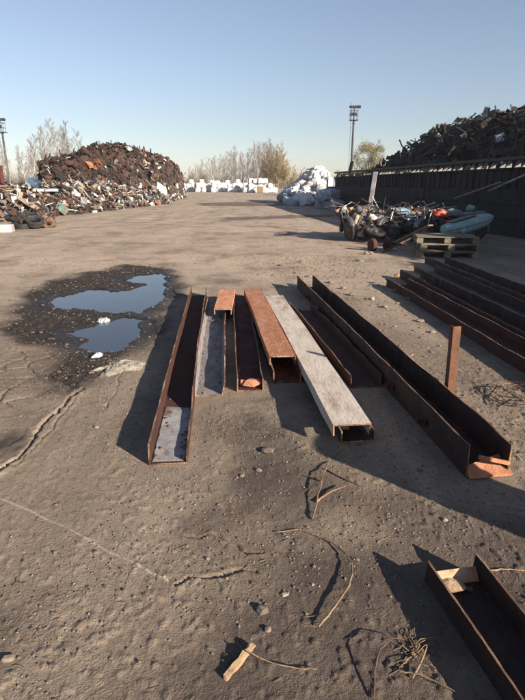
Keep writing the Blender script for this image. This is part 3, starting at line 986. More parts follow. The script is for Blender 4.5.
# tuft of dry stalks
b = MB()
c = P(412, 652); cz = gz(c.x, c.y)
for i in range(24):
    a = rng.uniform(0, 6.3); L = rng.uniform(.05, .17)
    pts = [Vector((rng.uniform(-.03, .03), rng.uniform(-.03, .03), 0))]
    for k in range(4):
        pts.append(pts[-1] + Vector((math.cos(a) * L / 4, math.sin(a) * L / 4, rng.uniform(-.003, .010) - .003 * k)))
        a += rng.uniform(-.6, .6)
    b.tube(pts, [.0019, .0018, .0014, .0012, .0008], 5)
o = b.build('dry_weed', M_TWIG); o.location = (c.x, c.y, cz + .006); tag(o, 'tangled tuft of dry stalks beside the corner channel', 'dry weed')
# stick and wire under the corner channel, tread strip
stick('twig', [(487, 571), (505, 570), (525, 572), (545, 573)], .006, M_DUST, 'pale straight stick right of the corner channel end', 'twig')
b = MB()
c = P(517, 402)
for i in range(5):
    rx, ry = rng.uniform(.09, .17), rng.uniform(.14, .26); ph = rng.uniform(0, 6); ox, oy = rng.uniform(-.05, .05), rng.uniform(-.06, .06)
    pts = []
    for k in range(22):
        q = ph + k / 21 * 5.6
        pts.append((ox + rx * math.cos(q), oy + ry * math.sin(q), .015 + .05 * (1 + math.sin(q * 1.5 + i)) * .6))
    b.tube(pts, .0035, 5)
o = smooth_angle(b.build('wire_coil', M_WIRE), 60); o.location = (c.x, c.y, 0); tag(o, 'loose coil of rusty wire on the ground by the shaded stack', 'wire')
stick('wire', [(380, 398), (400, 394), (425, 391), (450, 390)], .003, M_WIRE, 'thin rusty wire lying across the dirt behind the upright post', 'wire')
stick('wire', [(193, 402), (205, 400), (222, 397), (240, 396)], .004, M_WIRE, 'short rusty rod below the pale grey channel', 'wire')


def crumple(nx, ny, sx, sy, h, seed, ragged=.25):
    g = np.random.RandomState(seed)
    b = MB(); vs = []; fs = []
    for j in range(ny + 1):
        for i in range(nx + 1):
            u, v = i / nx - .5, j / ny - .5
            e = 1 - ragged * float(vnoise(np.array([math.atan2(v, u) * 2.2 + 20]), np.array([3.]), seed)[0]) * 1.2
            z = h * float(fbm(np.array([u * 6 + seed]), np.array([v * 6]), 1, 3, seed)[0]) * max(0, 1 - (2 * max(abs(u), abs(v))) ** 3) + .004
            z += h * .35 * abs(math.sin(u * 17 + v * 9 + seed)) * max(0, 1 - (2 * max(abs(u), abs(v))) ** 4)
            vs.append((u * sx * e + g.uniform(-.01, .01) * sx, v * sy * e + g.uniform(-.01, .01) * sy, z))
    for j in range(ny):
        for i in range(nx):
            a = j * (nx + 1) + i
            fs.append((a, a + 1, a + nx + 2, a + nx + 1))
    n = len(vs)
    vs += [(x, y, z - .004) for x, y, z in vs]
    fs += [tuple(n + k for k in reversed(f)) for f in fs]
    b.add(vs, fs)
    return b


p = P(118, 366)
o = smooth_angle(crumple(44, 26, .52, .60, .045, 5, .75).build('torn_sack', M_CLOTH), 50); o.location = (p.x, p.y, gz(p.x, p.y) - .004); o.rotation_euler = (0, 0, R(25))
tag(o, 'crumpled pale torn sack at the near edge of the puddle', 'sack')
p = P(103, 320)
b = crumple(14, 12, .15, .15, .05, 9, .4)
o = b.build('paper_scrap', M_PAPER); o.location = (p.x, p.y, -.022); tag(o, 'white crumpled paper sitting in the puddle', 'paper')
p = P(98, 357)
o = crumple(10, 8, .09, .13, .03, 14, .3).build('paper_scrap', M_PAPER); o.location = (p.x, p.y, gz(p.x, p.y)); tag(o, 'small pale scrap beside the torn sack', 'paper')


# ================================================================ SCRAP HEAPS
def scrap_protos(seed):
    """shapes found in the heaps: sheets, bent strips, pipes, boxes, profiles"""
    rg = random.Random(seed)
    out = []
    for k in range(5):                                   # crumpled sheet
        b = MB(); vs = []; fs = []; nx, ny = 5, 4
        sx, sy = rg.uniform(.7, 1.2), rg.uniform(.4, .8); ph = rg.uniform(0, 6); am = rg.uniform(.04, .13)
        for s_ in (0, 1):
            for j in range(ny + 1):
                for i in range(nx + 1):
                    u, v = i / nx - .5, j / ny - .5
                    vs.append((u * sx, v * sy + .1 * math.sin(u * 4 + ph), am * math.sin(u * 6 + ph) * math.cos(v * 4 + ph * 2) + (.014 if s_ else 0) + am * .4 * abs(u + v)))
        N = (nx + 1) * (ny + 1)
        for j in range(ny):
            for i in range(nx):
                a = j * (nx + 1) + i; q = (a, a + 1, a + nx + 2, a + nx + 1)
                fs.append(tuple(reversed(q))); fs.append(tuple(N + t for t in q))
        b.add(vs, fs); out.append(('metal_sheet', b))
    for k in range(4):                                   # bent strip
        b = MB(); pts = []; p_ = Vector((-.6, 0, 0)); d = Vector((1, 0, 0)); rings = []
        wd = rg.uniform(.04, .10)
        for i in range(8):
            rings.append([(p_.x, p_.y - wd, p_.z), (p_.x, p_.y + wd, p_.z), (p_.x, p_.y + wd, p_.z + .02), (p_.x, p_.y - wd, p_.z + .02)])
            d = (d + Vector((0, rg.uniform(-.4, .4), rg.uniform(-.5, .5)))).normalized(); p_ = p_ + d * .17
        b.loft(rings); out.append(('metal_strip', b))
    for k in range(3):                                   # pipe
        b = MB(); r_ = rg.uniform(.025, .06)
        b.tube([(-.8, 0, 0), (-.2, rg.uniform(-.05, .05), .02), (.3, rg.uniform(-.1, .1), 0), (.8, rg.uniform(-.2, .2), rg.uniform(-.1, .1))], r_, 8)
        out.append(('scrap_pipe', b))
    for k in range(3):                                   # battered casing
        b = MB(); d_ = (rg.uniform(.4, .7), rg.uniform(.35, .5), rg.uniform(.3, .5))
        b.bbox((0, 0, 0), d_, .03)
        b.box((d_[0] * .2, -d_[1] / 2 - .01, 0), (d_[0] * .4, .02, d_[2] * .6))
        b.v = [(x + rg.uniform(-.05, .05), y + rg.uniform(-.05, .05), z + rg.uniform(-.05, .05)) for x, y, z in b.v]
        out.append(('appliance_casing', b))
    b = MB(); b.loft([[(x, y, z) for x, z in ((-.06, -.06), (.06, -.06), (.06, -.04), (.01, -.04), (.01, .04), (.06, .04), (.06, .06), (-.06, .06), (-.06, .04), (-.01, .04), (-.01, -.04), (-.06, -.04))] for y in (-.8, .8)])
    out.append(('steel_profile', b))
    b = MB(); b.lathe((0, 0, -.3), (0, 0, 1), [(.2, 0), (.22, .02), (.22, .2), (.23, .21), (.22, .22), (.20, .4), (.22, .58), (.2, .6)], 14)
    out.append(('scrap_can', b))
    b = MB(); b.torus((0, 0, 0), (0, 0, 1), .24, .085, 18, 8); out.append(('scrap_tyre', b))
    return out


PROTO = scrap_protos(2)
PARR = [(n, np.array(b.v), b.f) for n, b in PROTO]
PIECE_MESH = {}


def piece(idx, mat):
    k = (idx, mat.name)
    if k not in PIECE_MESH:
        PIECE_MESH[k] = PROTO[idx][1].mesh(PROTO[idx][0], mat)
    o = bpy.data.objects.new(PROTO[idx][0], PIECE_MESH[k])
    COL.objects.link(o)
    return o


A0 = np.array([-11.0, 18.0]); DD = np.array([.166, .986]); NN = np.array([-.986, .166])


def left_h(s, t):
    s = np.asarray(s, float); t = np.asarray(t, float)
    t0 = np.interp(s, [-6, 0, 25, 30, 38, 44, 48, 51], [0, 0, 0, 1.7, 3.2, 4.6, 6.0, 7.6])
    u = t - t0
    ap = np.interp(s, [-3.5, -1.5, 4, 10, 16, 30, 46, 51], [0, .55, .95, 1.35, 1.4, 1.0, .7, 0])
    mn = np.interp(s, [11.5, 13, 14, 16, 18, 20, 24, 27, 30, 34, 38, 44, 48, 50], [0, 2.2, 2.8, 3.3, 3.8, 4.3, 4.9, 4.9, 4.7, 4.5, 4.2, 3.6, 2.6, 0])
    h = ap * sstep(0, 2.2, u)
    kk = np.interp(s, [22, 31, 41], [1, .45, .25])
    rise = np.clip((u - 1.7 * kk) / (2.6 * kk), 0, 1) ** .8
    h = np.maximum(h, mn * rise)
    uu = (51 - 262.5) / FPX
    lim = (-11.0 + s * .166 - uu * (18.0 + s * .986)) / (uu * .166 + .986)      # the steep north-west face
    mcap = np.where(s > 11, 1 - sstep(-.25, .25, t - np.maximum(lim, 3.5 - .0 * s)), 1)
    h = np.where(h > ap * 1.02, np.maximum(h * mcap, ap * .9), h)
    back = 1 - sstep(8, 11, u)
    X = A0[0] + s * DD[0] + t * NN[0]; Y = A0[1] + s * DD[1] + t * NN[1]
    sky_px = 262.5 + X / np.maximum(Y, 1) * FPX
    cap = 1.5 + (184 - np.interp(sky_px, [40, 47, 52, 68, 82, 96, 104, 125, 138, 160, 173, 182, 186, 188], [185, 174, 169, 164, 162, 157, 153, 151, 154, 160, 164, 171, 180, 186])) / FPX * Y
    h = np.where(s > 11, np.minimum(h, np.maximum(cap, ap * .9)), h)
    return np.where(u > 0, h * back, 0)


def left_xy(s, t):
    return A0[0] + s * DD[0] + t * NN[0], A0[1] + s * DD[1] + t * NN[1]


WP = np.array([9.3, 0.0]); WD = np.array([-.1191, .9929]); WN = np.array([.9929, .1191])


def right_h(s, d):
    rid = np.interp(s, [-2, -1, 9.2, 9.8, 10.4, 14, 24, 27, 30.6, 32.2, 33.3, 33.9, 34.2, 34.5, 36], [0, 3.5, 3.5, 2.4, 3.4, 4.3, 4.55, 4.75, 5.0, 5.0, 4.8, 4.4, 2.6, 0, 0])
    h = np.minimum(rid, 1.55 + np.where(s < 9.4, 1.8, .61) * np.maximum(0, d - .35))  # steep near stretch, out of view, raised to throw shade over the yard
    return np.where(d > .3, h, 0) * (1 - sstep(9, 12, d))


def right_xy(s, d):
    return WP[0] + s * WD[0] + d * WN[0], WP[1] + s * WD[1] + d * WN[1]


def heap(name, hf, xyf, s0, s1, t0, t1, nbits, seed, pal, label, pick, bitscale, lump=.3):
    """mound with thousands of tangled bits as one mass"""
    rg = random.Random(seed); g = np.random.RandomState(seed)
    ns, ntt = 110, 50
    S, T = np.meshgrid(np.linspace(s0, s1, ns), np.linspace(t0, t1, ntt), indexing='ij')
    H = hf(S, T)
    H = H + np.where(H > .05, lump * (fbm(S, T, 1.1, 3, seed) - .55), 0) - .12
    X, Y = xyf(S, T)
    vs = [np.stack([X.ravel(), Y.ravel(), H.ravel()], 1)]
    fs = []; mi = []
    for i in range(ns - 1):
        for j in range(ntt - 1):
            a = i * ntt + j
            q = (a, a + ntt, a + ntt + 1, a + 1)
            fs.append(q if seed != 51 else tuple(reversed(q))); mi.append(0)
    base = ns * ntt
    cnt = 0
    while cnt < nbits:
        s_ = g.uniform(s0, s1); t_ = g.uniform(t0, t1)
        h = float(hf(s_, t_))
        if h < .08: continue
        e = .3
        hs = float(hf(s_ + e, t_)) - h; ht = float(hf(s_, t_ + e)) - h
        if rg.random() > .35 + min(1, abs(ht) * 2 + abs(hs) * 2): continue
        x, y = xyf(s_, t_)
        k = rg.randrange(len(PARR))
        if PARR[k][0] in ('scrap_tyre', 'appliance_casing') and rg.random() < .6: k = rg.randrange(9)
        m = pick(rg, s_, t_, h)
        sc = bitscale * rg.uniform(.3, 1.0) * (rg.uniform(1.6, 2.6) if rg.random() < .14 and seed == 50 and h > 1.5 and s_ > 12 and m in (1, 2, 4) else 1)
        E = Euler((rg.gauss(0, .45), rg.gauss(0, .35), rg.uniform(0, 6.28))).to_matrix()
        nrm = Vector((-hs / e, -ht / e, 1)).normalized()
        wn_ = Vector((nrm.x * (xyf(1, 0)[0] - xyf(0, 0)[0]) + nrm.y * (xyf(0, 1)[0] - xyf(0, 0)[0]), nrm.x * (xyf(1, 0)[1] - xyf(0, 0)[1]) + nrm.y * (xyf(0, 1)[1] - xyf(0, 0)[1]), nrm.z))
        Q = Vector((0, 0, 1)).rotation_difference(wn_).to_matrix()
        Mx = np.array(Q @ E) * sc
        V = PARR[k][1] @ Mx.T + np.array([x, y, h + rg.uniform(-.08, .12) + lump * (rg.random() - .5)])
        V[:, 2] = np.maximum(V[:, 2], -.03)
        vs.append(V)
        fs.extend([tuple(base + q for q in f) for f in PARR[k][2]]); mi.extend([m] * len(PARR[k][2]))
        base += len(V); cnt += 1
    me = bpy.data.meshes.new(name)
    me.from_pydata(np.concatenate(vs).tolist(), [], fs)
    for m in pal: me.materials.append(m)
    me.polygons.foreach_set('material_index', mi)
    me.update()
    o = bpy.data.objects.new(name, me); COL.objects.link(o)
    tag(o, label, 'scrap heap', kind='stuff')
    return o


M_EARTH = material('heap_earth', (0.042, 0.027, 0.0204), (0.06, 0.0372, 0.027), (0.084, 0.054, 0.036), 2, .95, 0, .6)
M_R2 = material('scrap_rust_mid', (0.069, 0.033, 0.0204), (0.048, 0.0228, 0.0156), None, 3, .85, 0, .3)
M_R3 = material('scrap_rust_pale', (0.1302, 0.0806, 0.0558), (0.093, 0.0527, 0.03472), None, 3, .85, 0, .3)
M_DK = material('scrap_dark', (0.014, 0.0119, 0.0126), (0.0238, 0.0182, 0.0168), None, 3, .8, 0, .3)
PAL = [M_EARTH, M_SCRAPR, M_R2, M_R3, M_DK, M_TRASHG, M_TRASHW, M_TRASHN, M_TRASHB, M_TRASHT, M_SCRAPO]


def pick_left(rg, s, t, h):
    low = h < 1.45 or s < 11.5
    if low:
        return rg.choices(range(1, 11), (14, 10, 15, 16, 20, 21, 2.4, 2, 16, 1.6))[0]
    return rg.choices(range(1, 11), (34, 22, 12, 30, 5, 1.2, .2, .4, 2.5, .8))[0]


heap('scrap_heap', left_h, left_xy, -4, 51, -.4, 12, 12500, 50, PAL, 'tall mound of tangled rusty scrap metal on the left of the yard', pick_left, .42, .5)


def pick_right(rg, s, t, h):
    return rg.choices(range(1, 11), (4, 1, .2, 92, 1.2, .2, .1, .1, .15, .08))[0]  # nearly all dark bits: the heap's shade is put into its colour


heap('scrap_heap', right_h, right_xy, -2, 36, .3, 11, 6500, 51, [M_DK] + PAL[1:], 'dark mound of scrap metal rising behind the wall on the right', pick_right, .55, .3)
# individual pieces that can be told apart on the heaps
rng = random.Random(21)
COLN = {M_SCRAPR.name: 'rusty brown', M_R2.name: 'rust red', M_R3.name: 'pale rusty', M_DK.name: 'near black', M_TRASHG.name: 'grey', M_TRASHW.name: 'white',
        M_TRASHN.name: 'green', M_TRASHB.name: 'blue', M_TRASHT.name: 'tan', M_SCRAPO.name: 'orange'}
NICE = {'metal_sheet': 'crumpled sheet', 'metal_strip': 'bent metal strip', 'scrap_pipe': 'bent pipe', 'appliance_casing': 'battered casing', 'steel_profile': 'steel profile', 'scrap_can': 'dented can', 'scrap_tyre': 'old tyre'}
CATN = {'metal_sheet': 'metal sheet', 'metal_strip': 'metal strip', 'scrap_pipe': 'pipe', 'appliance_casing': 'casing', 'steel_profile': 'steel profile', 'scrap_can': 'can', 'scrap_tyre': 'tyre'}


def drop(hf, xyf, s, t, idx, mat, sc, where, grp, tilt=.5, lift=.12, label=None):
    o = piece(idx, mat)
    x, y = xyf(s, t); h = float(hf(s, t)); e = .3
    hs = (float(hf(s + e, t)) - h) / e; ht = (float(hf(s, t + e)) - h) / e
    ax = np.array(xyf(1, 0)) - np.array(xyf(0, 0)); ay = np.array(xyf(0, 1)) - np.array(xyf(0, 0))
    nrm = Vector((-hs * ax[0] - ht * ay[0], -hs * ax[1] - ht * ay[1], 1)).normalized()
    Q = Vector((0, 0, 1)).rotation_difference(nrm)
    E = Euler((rng.gauss(0, tilt), rng.gauss(0, tilt), rng.uniform(0, 6.28))).to_quaternion()
    o.rotation_mode = 'QUATERNION'; o.rotation_quaternion = Q @ E
    o.location = (x, y, max(.12 * sc, h + lift)); o.scale = (sc, sc, sc)
    n = o.name.split('.')[0]
    if n == 'scrap_tyre': mat = None
    tag(o, label or f"{(COLN[mat.name] + ' ') if mat else ''}{NICE[n]} {where}", CATN[n], grp)
    return o


for i in range(110):
    s_ = rng.uniform(-2, 42); t_ = .3 + rng.random() ** 1.2 * 2.4 + float(np.interp(s_, [25, 30, 38, 41], [0, 1.8, 3.4, 4.6]))
    mt = rng.choices((M_TRASHW, M_TRASHG, M_TRASHN, M_TRASHB, M_TRASHT, M_SCRAPO, M_R3, M_SCRAPR), (20, 16, 2.5, 2, 14, 3, 11, 9))[0]
    idx = rng.choices(range(len(PROTO)), [3] * 5 + [1.4] * 4 + [1] * 3 + [4] * 3 + [1, 3, 0])[0]
    drop(left_h, left_xy, s_, t_, idx, mt, rng.uniform(.35, .65), 'among the mixed rubbish at the foot of the left heap', 'rubbish at the foot of the left heap')
for i in range(90):
    s_ = rng.uniform(13, 46); t_ = rng.uniform(2.2, 4.6) * float(np.interp(s_, [22, 31, 41], [1, .6, .45])) + float(np.interp(s_, [25, 30, 38, 44, 48], [0, 1.6, 2.9, 4.1, 5.4]))
    mt = rng.choices((M_SCRAPR, M_R2, M_R3, M_DK, M_TRASHG, M_SCRAPO), (12, 8, 6, 10, 4, 1))[0]
    idx = rng.choices(range(len(PROTO)), [3] * 5 + [3] * 4 + [3] * 3 + [1] * 3 + [3, .5, 0])[0]
    drop(left_h, left_xy, s_, t_, idx, mt, rng.uniform(.35, .8), 'on the high rusty part of the left heap', 'scrap on the upper left heap')
for i in range(80):
    s_ = rng.uniform(13, 35); d_ = rng.uniform(1.2, 5.5)
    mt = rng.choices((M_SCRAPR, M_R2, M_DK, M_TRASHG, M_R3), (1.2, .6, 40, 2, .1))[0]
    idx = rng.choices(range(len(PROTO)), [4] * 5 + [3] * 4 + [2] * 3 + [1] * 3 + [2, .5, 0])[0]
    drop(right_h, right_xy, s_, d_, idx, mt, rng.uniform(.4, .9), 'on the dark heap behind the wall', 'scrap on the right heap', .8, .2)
# picked out pieces of the left heap
def at_left(px_, s_):
    """distance back into the heap where the column of the photograph crosses it"""
    u = (px_ - 262.5) / FPX
    # A0 + s D + t N : X = u * Y * (1/cos...) approx
    k = u / math.cos(PITCH) * 1.0
    return (A0[0] + s_ * DD[0] - u * (A0[1] + s_ * DD[1])) / (u * NN[1] - NN[0])


for px_, s_, idx, mt, sc, lab in ((97, 18, 2, M_SCRAPO, .8, 'orange tilted panel halfway up the left heap'), (105, 19, 13, M_SCRAPO, 1.0, 'orange casing near the foot of the left heap'),
                                  (68, 11, 1, M_TRASHW, 1.25, 'largest white sheet on the low front of the left heap'), (55, 9.5, 15, M_TRASHW, .95, 'round white can on the low left heap'),
                                  (132, 24, 3, M_TRASHG, 1.0, 'large grey bonnet shaped sheet on the side of the left heap'), (38, 7, 0, M_TRASHT, 1.2, 'long cream panel near the left edge of the heap'),
                                  (165, 27, 4, M_TRASHW, 1.5, 'pale flat panel at the far foot of the left heap'), (72, 9, 12, M_TRASHN, .75, 'pale green casing at the foot of the left heap'),
                                  (45, 10, 14, M_TRASHB, .9, 'dull blue casing near the left end of the heap'), (62, 14, 0, M_DK, .9, 'black sheet sagging under the left shoulder of the heap')):
    drop(left_h, left_xy, s_, min(max(.4, at_left(px_, s_)), 3.2), idx, mt, sc, '', 'marked pieces of the left heap', .35, .2, lab)


# tyre and dark junk in front of the left heap
def tyre_mesh(R_=.31, w_=.2):
    b = MB()
    prof = [(R_ - .12, -w_ * .36), (R_ - .05, -w_ * .5), (R_ - .012, -w_ * .46), (R_, -w_ * .3), (R_, w_ * .3), (R_ - .012, w_ * .46), (R_ - .05, w_ * .5), (R_ - .12, w_ * .36), (R_ - .13, w_ * .2), (R_ - .13, -w_ * .2)]
    n = 28; vs = []; fs = []
    for i in range(n):
        q = 2 * math.pi * i / n
        for j, (rr, h) in enumerate(prof):
            k = 1 - (.012 if (i % 2 and 3 <= j <= 4) else 0)
            vs.append((rr * k * math.cos(q), rr * k * math.sin(q), h))
    m = len(prof)
    for i in range(n):
        for j in range(m):
            fs.append((i * m + j, ((i + 1) % n) * m + j, ((i + 1) % n) * m + (j + 1) % m, i * m + (j + 1) % m))
    b.add(vs, fs)
    return b


ty = tyre_mesh().mesh('old_tyre', M_TYRE)
for i, (px_, py_, z_, rx, rz, lab) in enumerate(((24, 229, .11, .1, 0, 'flat lying black tyre lowest in the junk by the left heap'), (36, 229, .26, .45, .4, 'black tyre tilted on another in the junk by the left heap'),
                                                 (47, 227, .12, -.15, .2, 'black tyre at the right end of the junk by the left heap'), (29, 225, .32, .3, .5, 'topmost black tyre in the junk by the left heap'))):
    o = bpy.data.objects.new('old_tyre', ty); COL.objects.link(o)
    p = P(px_, py_); o.location = (p.x, p.y, z_); o.rotation_euler = (rx, 0, rz)
    tag(o, lab, 'tyre', 'old tyres before the left heap')
rg = random.Random(6)
for i, (px_, py_, s_, mt, lab) in enumerate(((20, 228, .45, M_BLACKSTEEL, 'oily engine block left of the tyres'), (40, 226, .5, M_BLACK, 'black crushed housing behind the tyres'),
                                             (49, 228, .42, M_R3, 'brownish torn seat frame right of the tyres'), (33, 222, .5, M_DK, 'dark motor part heaped behind the tyres'))):
    p = P(px_, py_)
    b = MB()
    b.bbox((0, 0, s_ * .32), (s_ * 1.1, s_ * .8, s_ * .6), .04, (rg.uniform(-.2, .2), rg.uniform(-.2, .2), rg.uniform(0, 3)))
    for k in range(7):
        b.tube([(rg.uniform(-.3, .3), rg.uniform(-.3, .3), rg.uniform(.05, .4)), (rg.uniform(-.4, .4), rg.uniform(-.3, .3), rg.uniform(.2, .6)), (rg.uniform(-.5, .5), rg.uniform(-.3, .3), rg.uniform(.05, .4))], rg.uniform(.02, .05), 7)
        b.lathe((rg.uniform(-.25, .25), rg.uniform(-.3, 0), rg.uniform(.15, .4)), (rg.uniform(-1, 1), -1, rg.uniform(-.3, .5)), [(.09, 0), (.1, .02), (.1, .08), (.05, .1), (.05, .16)], 12)
    o = b.build('machine_part', mt); o.location = (p.x, p.y, 0); tag(o, lab, 'machine part')
b = MB(); b.bbox((0, 0, .14), (.75, .5, .26), .03); b.box((0, -.255, .14), (.62, .012, .18)); b.box((0, -.262, .235), (.2, .012, .02))
p = P(1, 233); o = b.build('freezer_lid', M_TRASHW); o.location = (p.x, p.y, 0); o.rotation_euler = (0, 0, .2)
tag(o, 'white flat casing on the ground at the left edge', 'casing')

# ================================================================ WALL ON THE RIGHT
t = empty('yard_wall', (WP[0], WP[1], 0), (0, 0, math.atan2(-WD[0], WD[1])))
tag(t, 'long dark wall of concrete slabs under the scrap heap on the right', 'wall')
WS0, WS1 = -1.4, 37.0
b = MB()
k = 0
y = WS0
while y < WS1:                                            # lower courses of blocks
    L = 2.4
    for c in range(3):
        b.bbox((.16 + .012 * ((k + c) % 3), y + L / 2 + (.6 if c % 2 else 0), .22 + c * .45), (.32, L - .02, .44), .015)
    y += L; k += 1
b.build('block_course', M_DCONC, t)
b = MB(); y = WS0; k = 0
while y < WS1 + .3:                                       # upright slabs above
    dz_ = rng.uniform(-.03, .01)
    b.bbox((.14 + rng.uniform(-.02, .03), y + .2 + rng.uniform(-.02, .02), 1.63 + dz_), (.14, .36 + rng.uniform(-.04, .0), .58), .012, (rng.uniform(-.02, .02), rng.uniform(-.03, .03), rng.uniform(-.04, .04)))
    b.box((.06, y + .42, 1.63), (.05, .05, .56))
    y += .43; k += 1
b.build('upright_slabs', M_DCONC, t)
b = MB(); b.bbox((.13, (WS0 + WS1) / 2 + .2, 1.94), (.3, WS1 - WS0 + .6, .05), .01)
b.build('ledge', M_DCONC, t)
b = MB(); b.bbox((.17, (WS0 + WS1) / 2 + .2, 2.22), (.34, WS1 - WS0 + .7, .09), .01)
b.build('eaves_board', M_BLACKSTEEL, t)
me = None
y = 11.2
k = 0
while y < WS1 and k < 90:
    if me is None:
        b = MB()
        b.loft([[(-.01, yy, 1.966), (.17, yy, 1.966), (.17, yy, 2.172), (.13, yy, 2.172)] for yy in (-.035, .035)])
        me = b.mesh('bracket', M_CONC)
    o = bpy.data.objects.new('bracket', me); COL.objects.link(o); o.parent = t
    o.location = (rng.uniform(-.03, .02), y + rng.uniform(-.05, .05), 0)
    y += .43; k += 1


# ================================================================ MOTORCYCLES
def wheel(parent, name, cx, r_=.30):
    h = MB(); h.lathe((0, -.05, 0), (0, 1, 0), [(.03, -.02), (.055, 0), (.075, .02), (.075, .08), (.055, .1), (.03, .12)], 14)
    hub = smooth_angle(h.build(name, M_ALU, parent)); hub.location = (cx, 0, r_)
    b = MB(); b.torus((0, 0, 0), (0, 1, 0), r_ - .052, .052, 32, 8, .9); smooth_angle(b.build('tyre', M_TYRE, hub), 60)
    b = MB(); b.lathe((0, -.03, 0), (0, 1, 0), [(r_ - .105, 0), (r_ - .088, 0), (r_ - .09, .03), (r_ - .088, .06), (r_ - .105, .06), (r_ - .105, 0)], 32)
    for k in range(20):
        q = 2 * math.pi * k / 20; q2 = q + (.5 if k % 2 else -.5)
        b.tube([(math.cos(q2) * .06, (.04 if k % 4 < 2 else -.04), math.sin(q2) * .06), (math.cos(q) * (r_ - .1), 0, math.sin(q) * (r_ - .1))], .0035, 4)
    b.build('rim', M_CHROME, hub)


def motorcycle(tank_mat, mirrors=True):
    t = empty('motorcycle')
    wheel(t, 'front_wheel', .68); wheel(t, 'rear_wheel', -.64)
    b = MB()
    for s in (-1, 1):
        b.tube([(.42, 0, .80), (.30, s * .11, .45), (.22, s * .12, .22), (-.2, s * .12, .22), (-.64, s * .09, .30)], .017, 7)
        b.tube([(.42, 0, .80), (.1, s * .07, .72), (-.35, s * .10, .66), (-.75, s * .10, .62)], .016, 7)
        b.tube([(-.30, s * .11, .66), (-.25, s * .12, .42), (-.2, s * .12, .22)], .014, 7)
        b.tube([(-.60, s * .11, .62), (-.64, s * .12, .32)], .022, 8)
    b.build('frame', M_BLACK, t)
    b = MB()
    b.bbox((.03, 0, .36), (.34, .24, .22), .04)
    b.lathe((.06, -.17, .35), (0, 1, 0), [(.09, 0), (.11, .02), (.11, .32), (.09, .34)], 16)
    for k in range(6):
        b.bbox((.08 + k * .006, 0, .49 + k * .028), (.17, .17, .012), .005, (0, .2, 0))
    b.bbox((.12, 0, .57), (.11, .11, .2), .02, (0, .2, 0))
    b.lathe((-.12, -.02, .52), (-1, 0, .1), [(.03, 0), (.035, .03), (.05, .05), (.05, .12)], 12)
    smooth_angle(b.build('engine', M_ALU, t), 35)
    # tank
    b = MB(); rings = []
    for x_, hw, z0, z1 in ((.40, .05, .74, .80), (.36, .10, .70, .85), (.25, .135, .67, .89), (.10, .135, .66, .88), (-.03, .11, .66, .84), (-.10, .07, .67, .78)):
        zc = (z0 + z1) / 2; hh = (z1 - z0) / 2
        rings.append([(x_, hw * math.copysign(abs(math.cos(q)) ** .7, math.cos(q)), zc + hh * math.copysign(abs(math.sin(q)) ** .7, math.sin(q))) for q in [2 * math.pi * i / 16 for i in range(16)]])
    b.loft(rings)
    tk = smooth_angle(b.build('fuel_tank', tank_mat, t), 50)
    b = MB(); b.lathe((.22, 0, .885), (0, 0, 1), [(.035, 0), (.035, .018), (.02, .024)], 12); b.build('filler_cap', M_CHROME, tk)
    # seat
    b = MB(); rings = []
    for x_, hw, z0, z1 in ((-.07, .07, .69, .75), (-.14, .12, .68, .78), (-.40, .13, .67, .78), (-.68, .12, .68, .81), (-.78, .09, .70, .80), (-.80, .05, .72, .78)):
        zc = (z0 + z1) / 2; hh = (z1 - z0) / 2
        rings.append([(x_, hw * math.copysign(abs(math.cos(q)) ** .5, math.cos(q)), zc + hh * math.copysign(abs(math.sin(q)) ** .6, math.sin(q))) for q in [2 * math.pi * i / 14 for i in range(14)]])
    b.loft(rings); smooth_angle(b.build('seat', M_GREYPL, t), 45)
    b = MB()
    for s in (-1, 1):
        b.tube([(.68, s * .085, .30), (.58, s * .085, .55), (.46, s * .085, .86)], [.022, .02, .017], 8)
    b.box((.49, 0, .78), (.05, .2, .025), (0, -.35, 0)); b.box((.45, 0, .87), (.06, .2, .03), (0, -.35, 0))
    b.build('fork', M_CHROME, t)
    b = MB(); b.tube([(.30, -.36, .97), (.36, -.30, .99), (.42, -.10, .93), (.43, 0, .91), (.42, .10, .93), (.36, .30, .99), (.30, .36, .97)], .012, 7)
    hb = b.build('handlebar', M_CHROME, t)
    for s in (-1, 1):
        b = MB(); b.tube([(.26, s * .44, .955), (.31, s * .345, .972)], .019, 8); b.build('grip', M_TYRE, hb)
        if mirrors:
            b = MB(); b.tube([(.36, s * .28, .985), (.33, s * .32, 1.14)], .005, 5); b.lathe((.325, s * .33, 1.16), (1, 0, 0), [(.02, -.02), (.055, -.01), (.055, .005), (.02, .008)], 12); b.build('mirror', M_CHROME, hb)
        b = MB(); b.lathe((.5, s * .2, .83), (1, 0, 0), [(.02, -.04), (.035, -.02), (.035, .02), (.02, .03)], 10); b.build('indicator', M_AMBER, t)
    b = MB(); b.lathe((.50, 0, .84), (1, 0, -.05), [(.03, -.08), (.07, -.05), (.09, 0), (.092, .03)], 18)
    hl = smooth_angle(b.build('headlight', M_BLACK, t))
    b = MB(); b.lathe((.53, 0, .838), (1, 0, -.05), [(.085, 0), (.082, .01), (.05, .022), (.01, .028)], 18); smooth_angle(b.build('lens', M_GLASS, hl))

    def fender(cx, a0, a1, name, mat, rr=.335):
        b = MB(); rings = []
        for i in range(15):
            q = a0 + (a1 - a0) * i / 14
            c_, s_ = math.cos(q), math.sin(q)
            ring = []
            for yy, dr in ((-.075, -.03), (-.06, 0), (0, .018), (.06, 0), (.075, -.03), (.06, -.008), (0, .010), (-.06, -.008)):
                ring.append((cx + c_ * (rr + dr), yy, .30 + s_ * (rr + dr)))
            rings.append(ring)
        b.loft(rings); smooth_angle(b.build(name, mat, t), 50)
    fender(.68, R(20), R(175), 'front_fender', M_CHROME)
    fender(-.64, R(15), R(190), 'rear_fender', tank_mat, .345)
    b = MB()
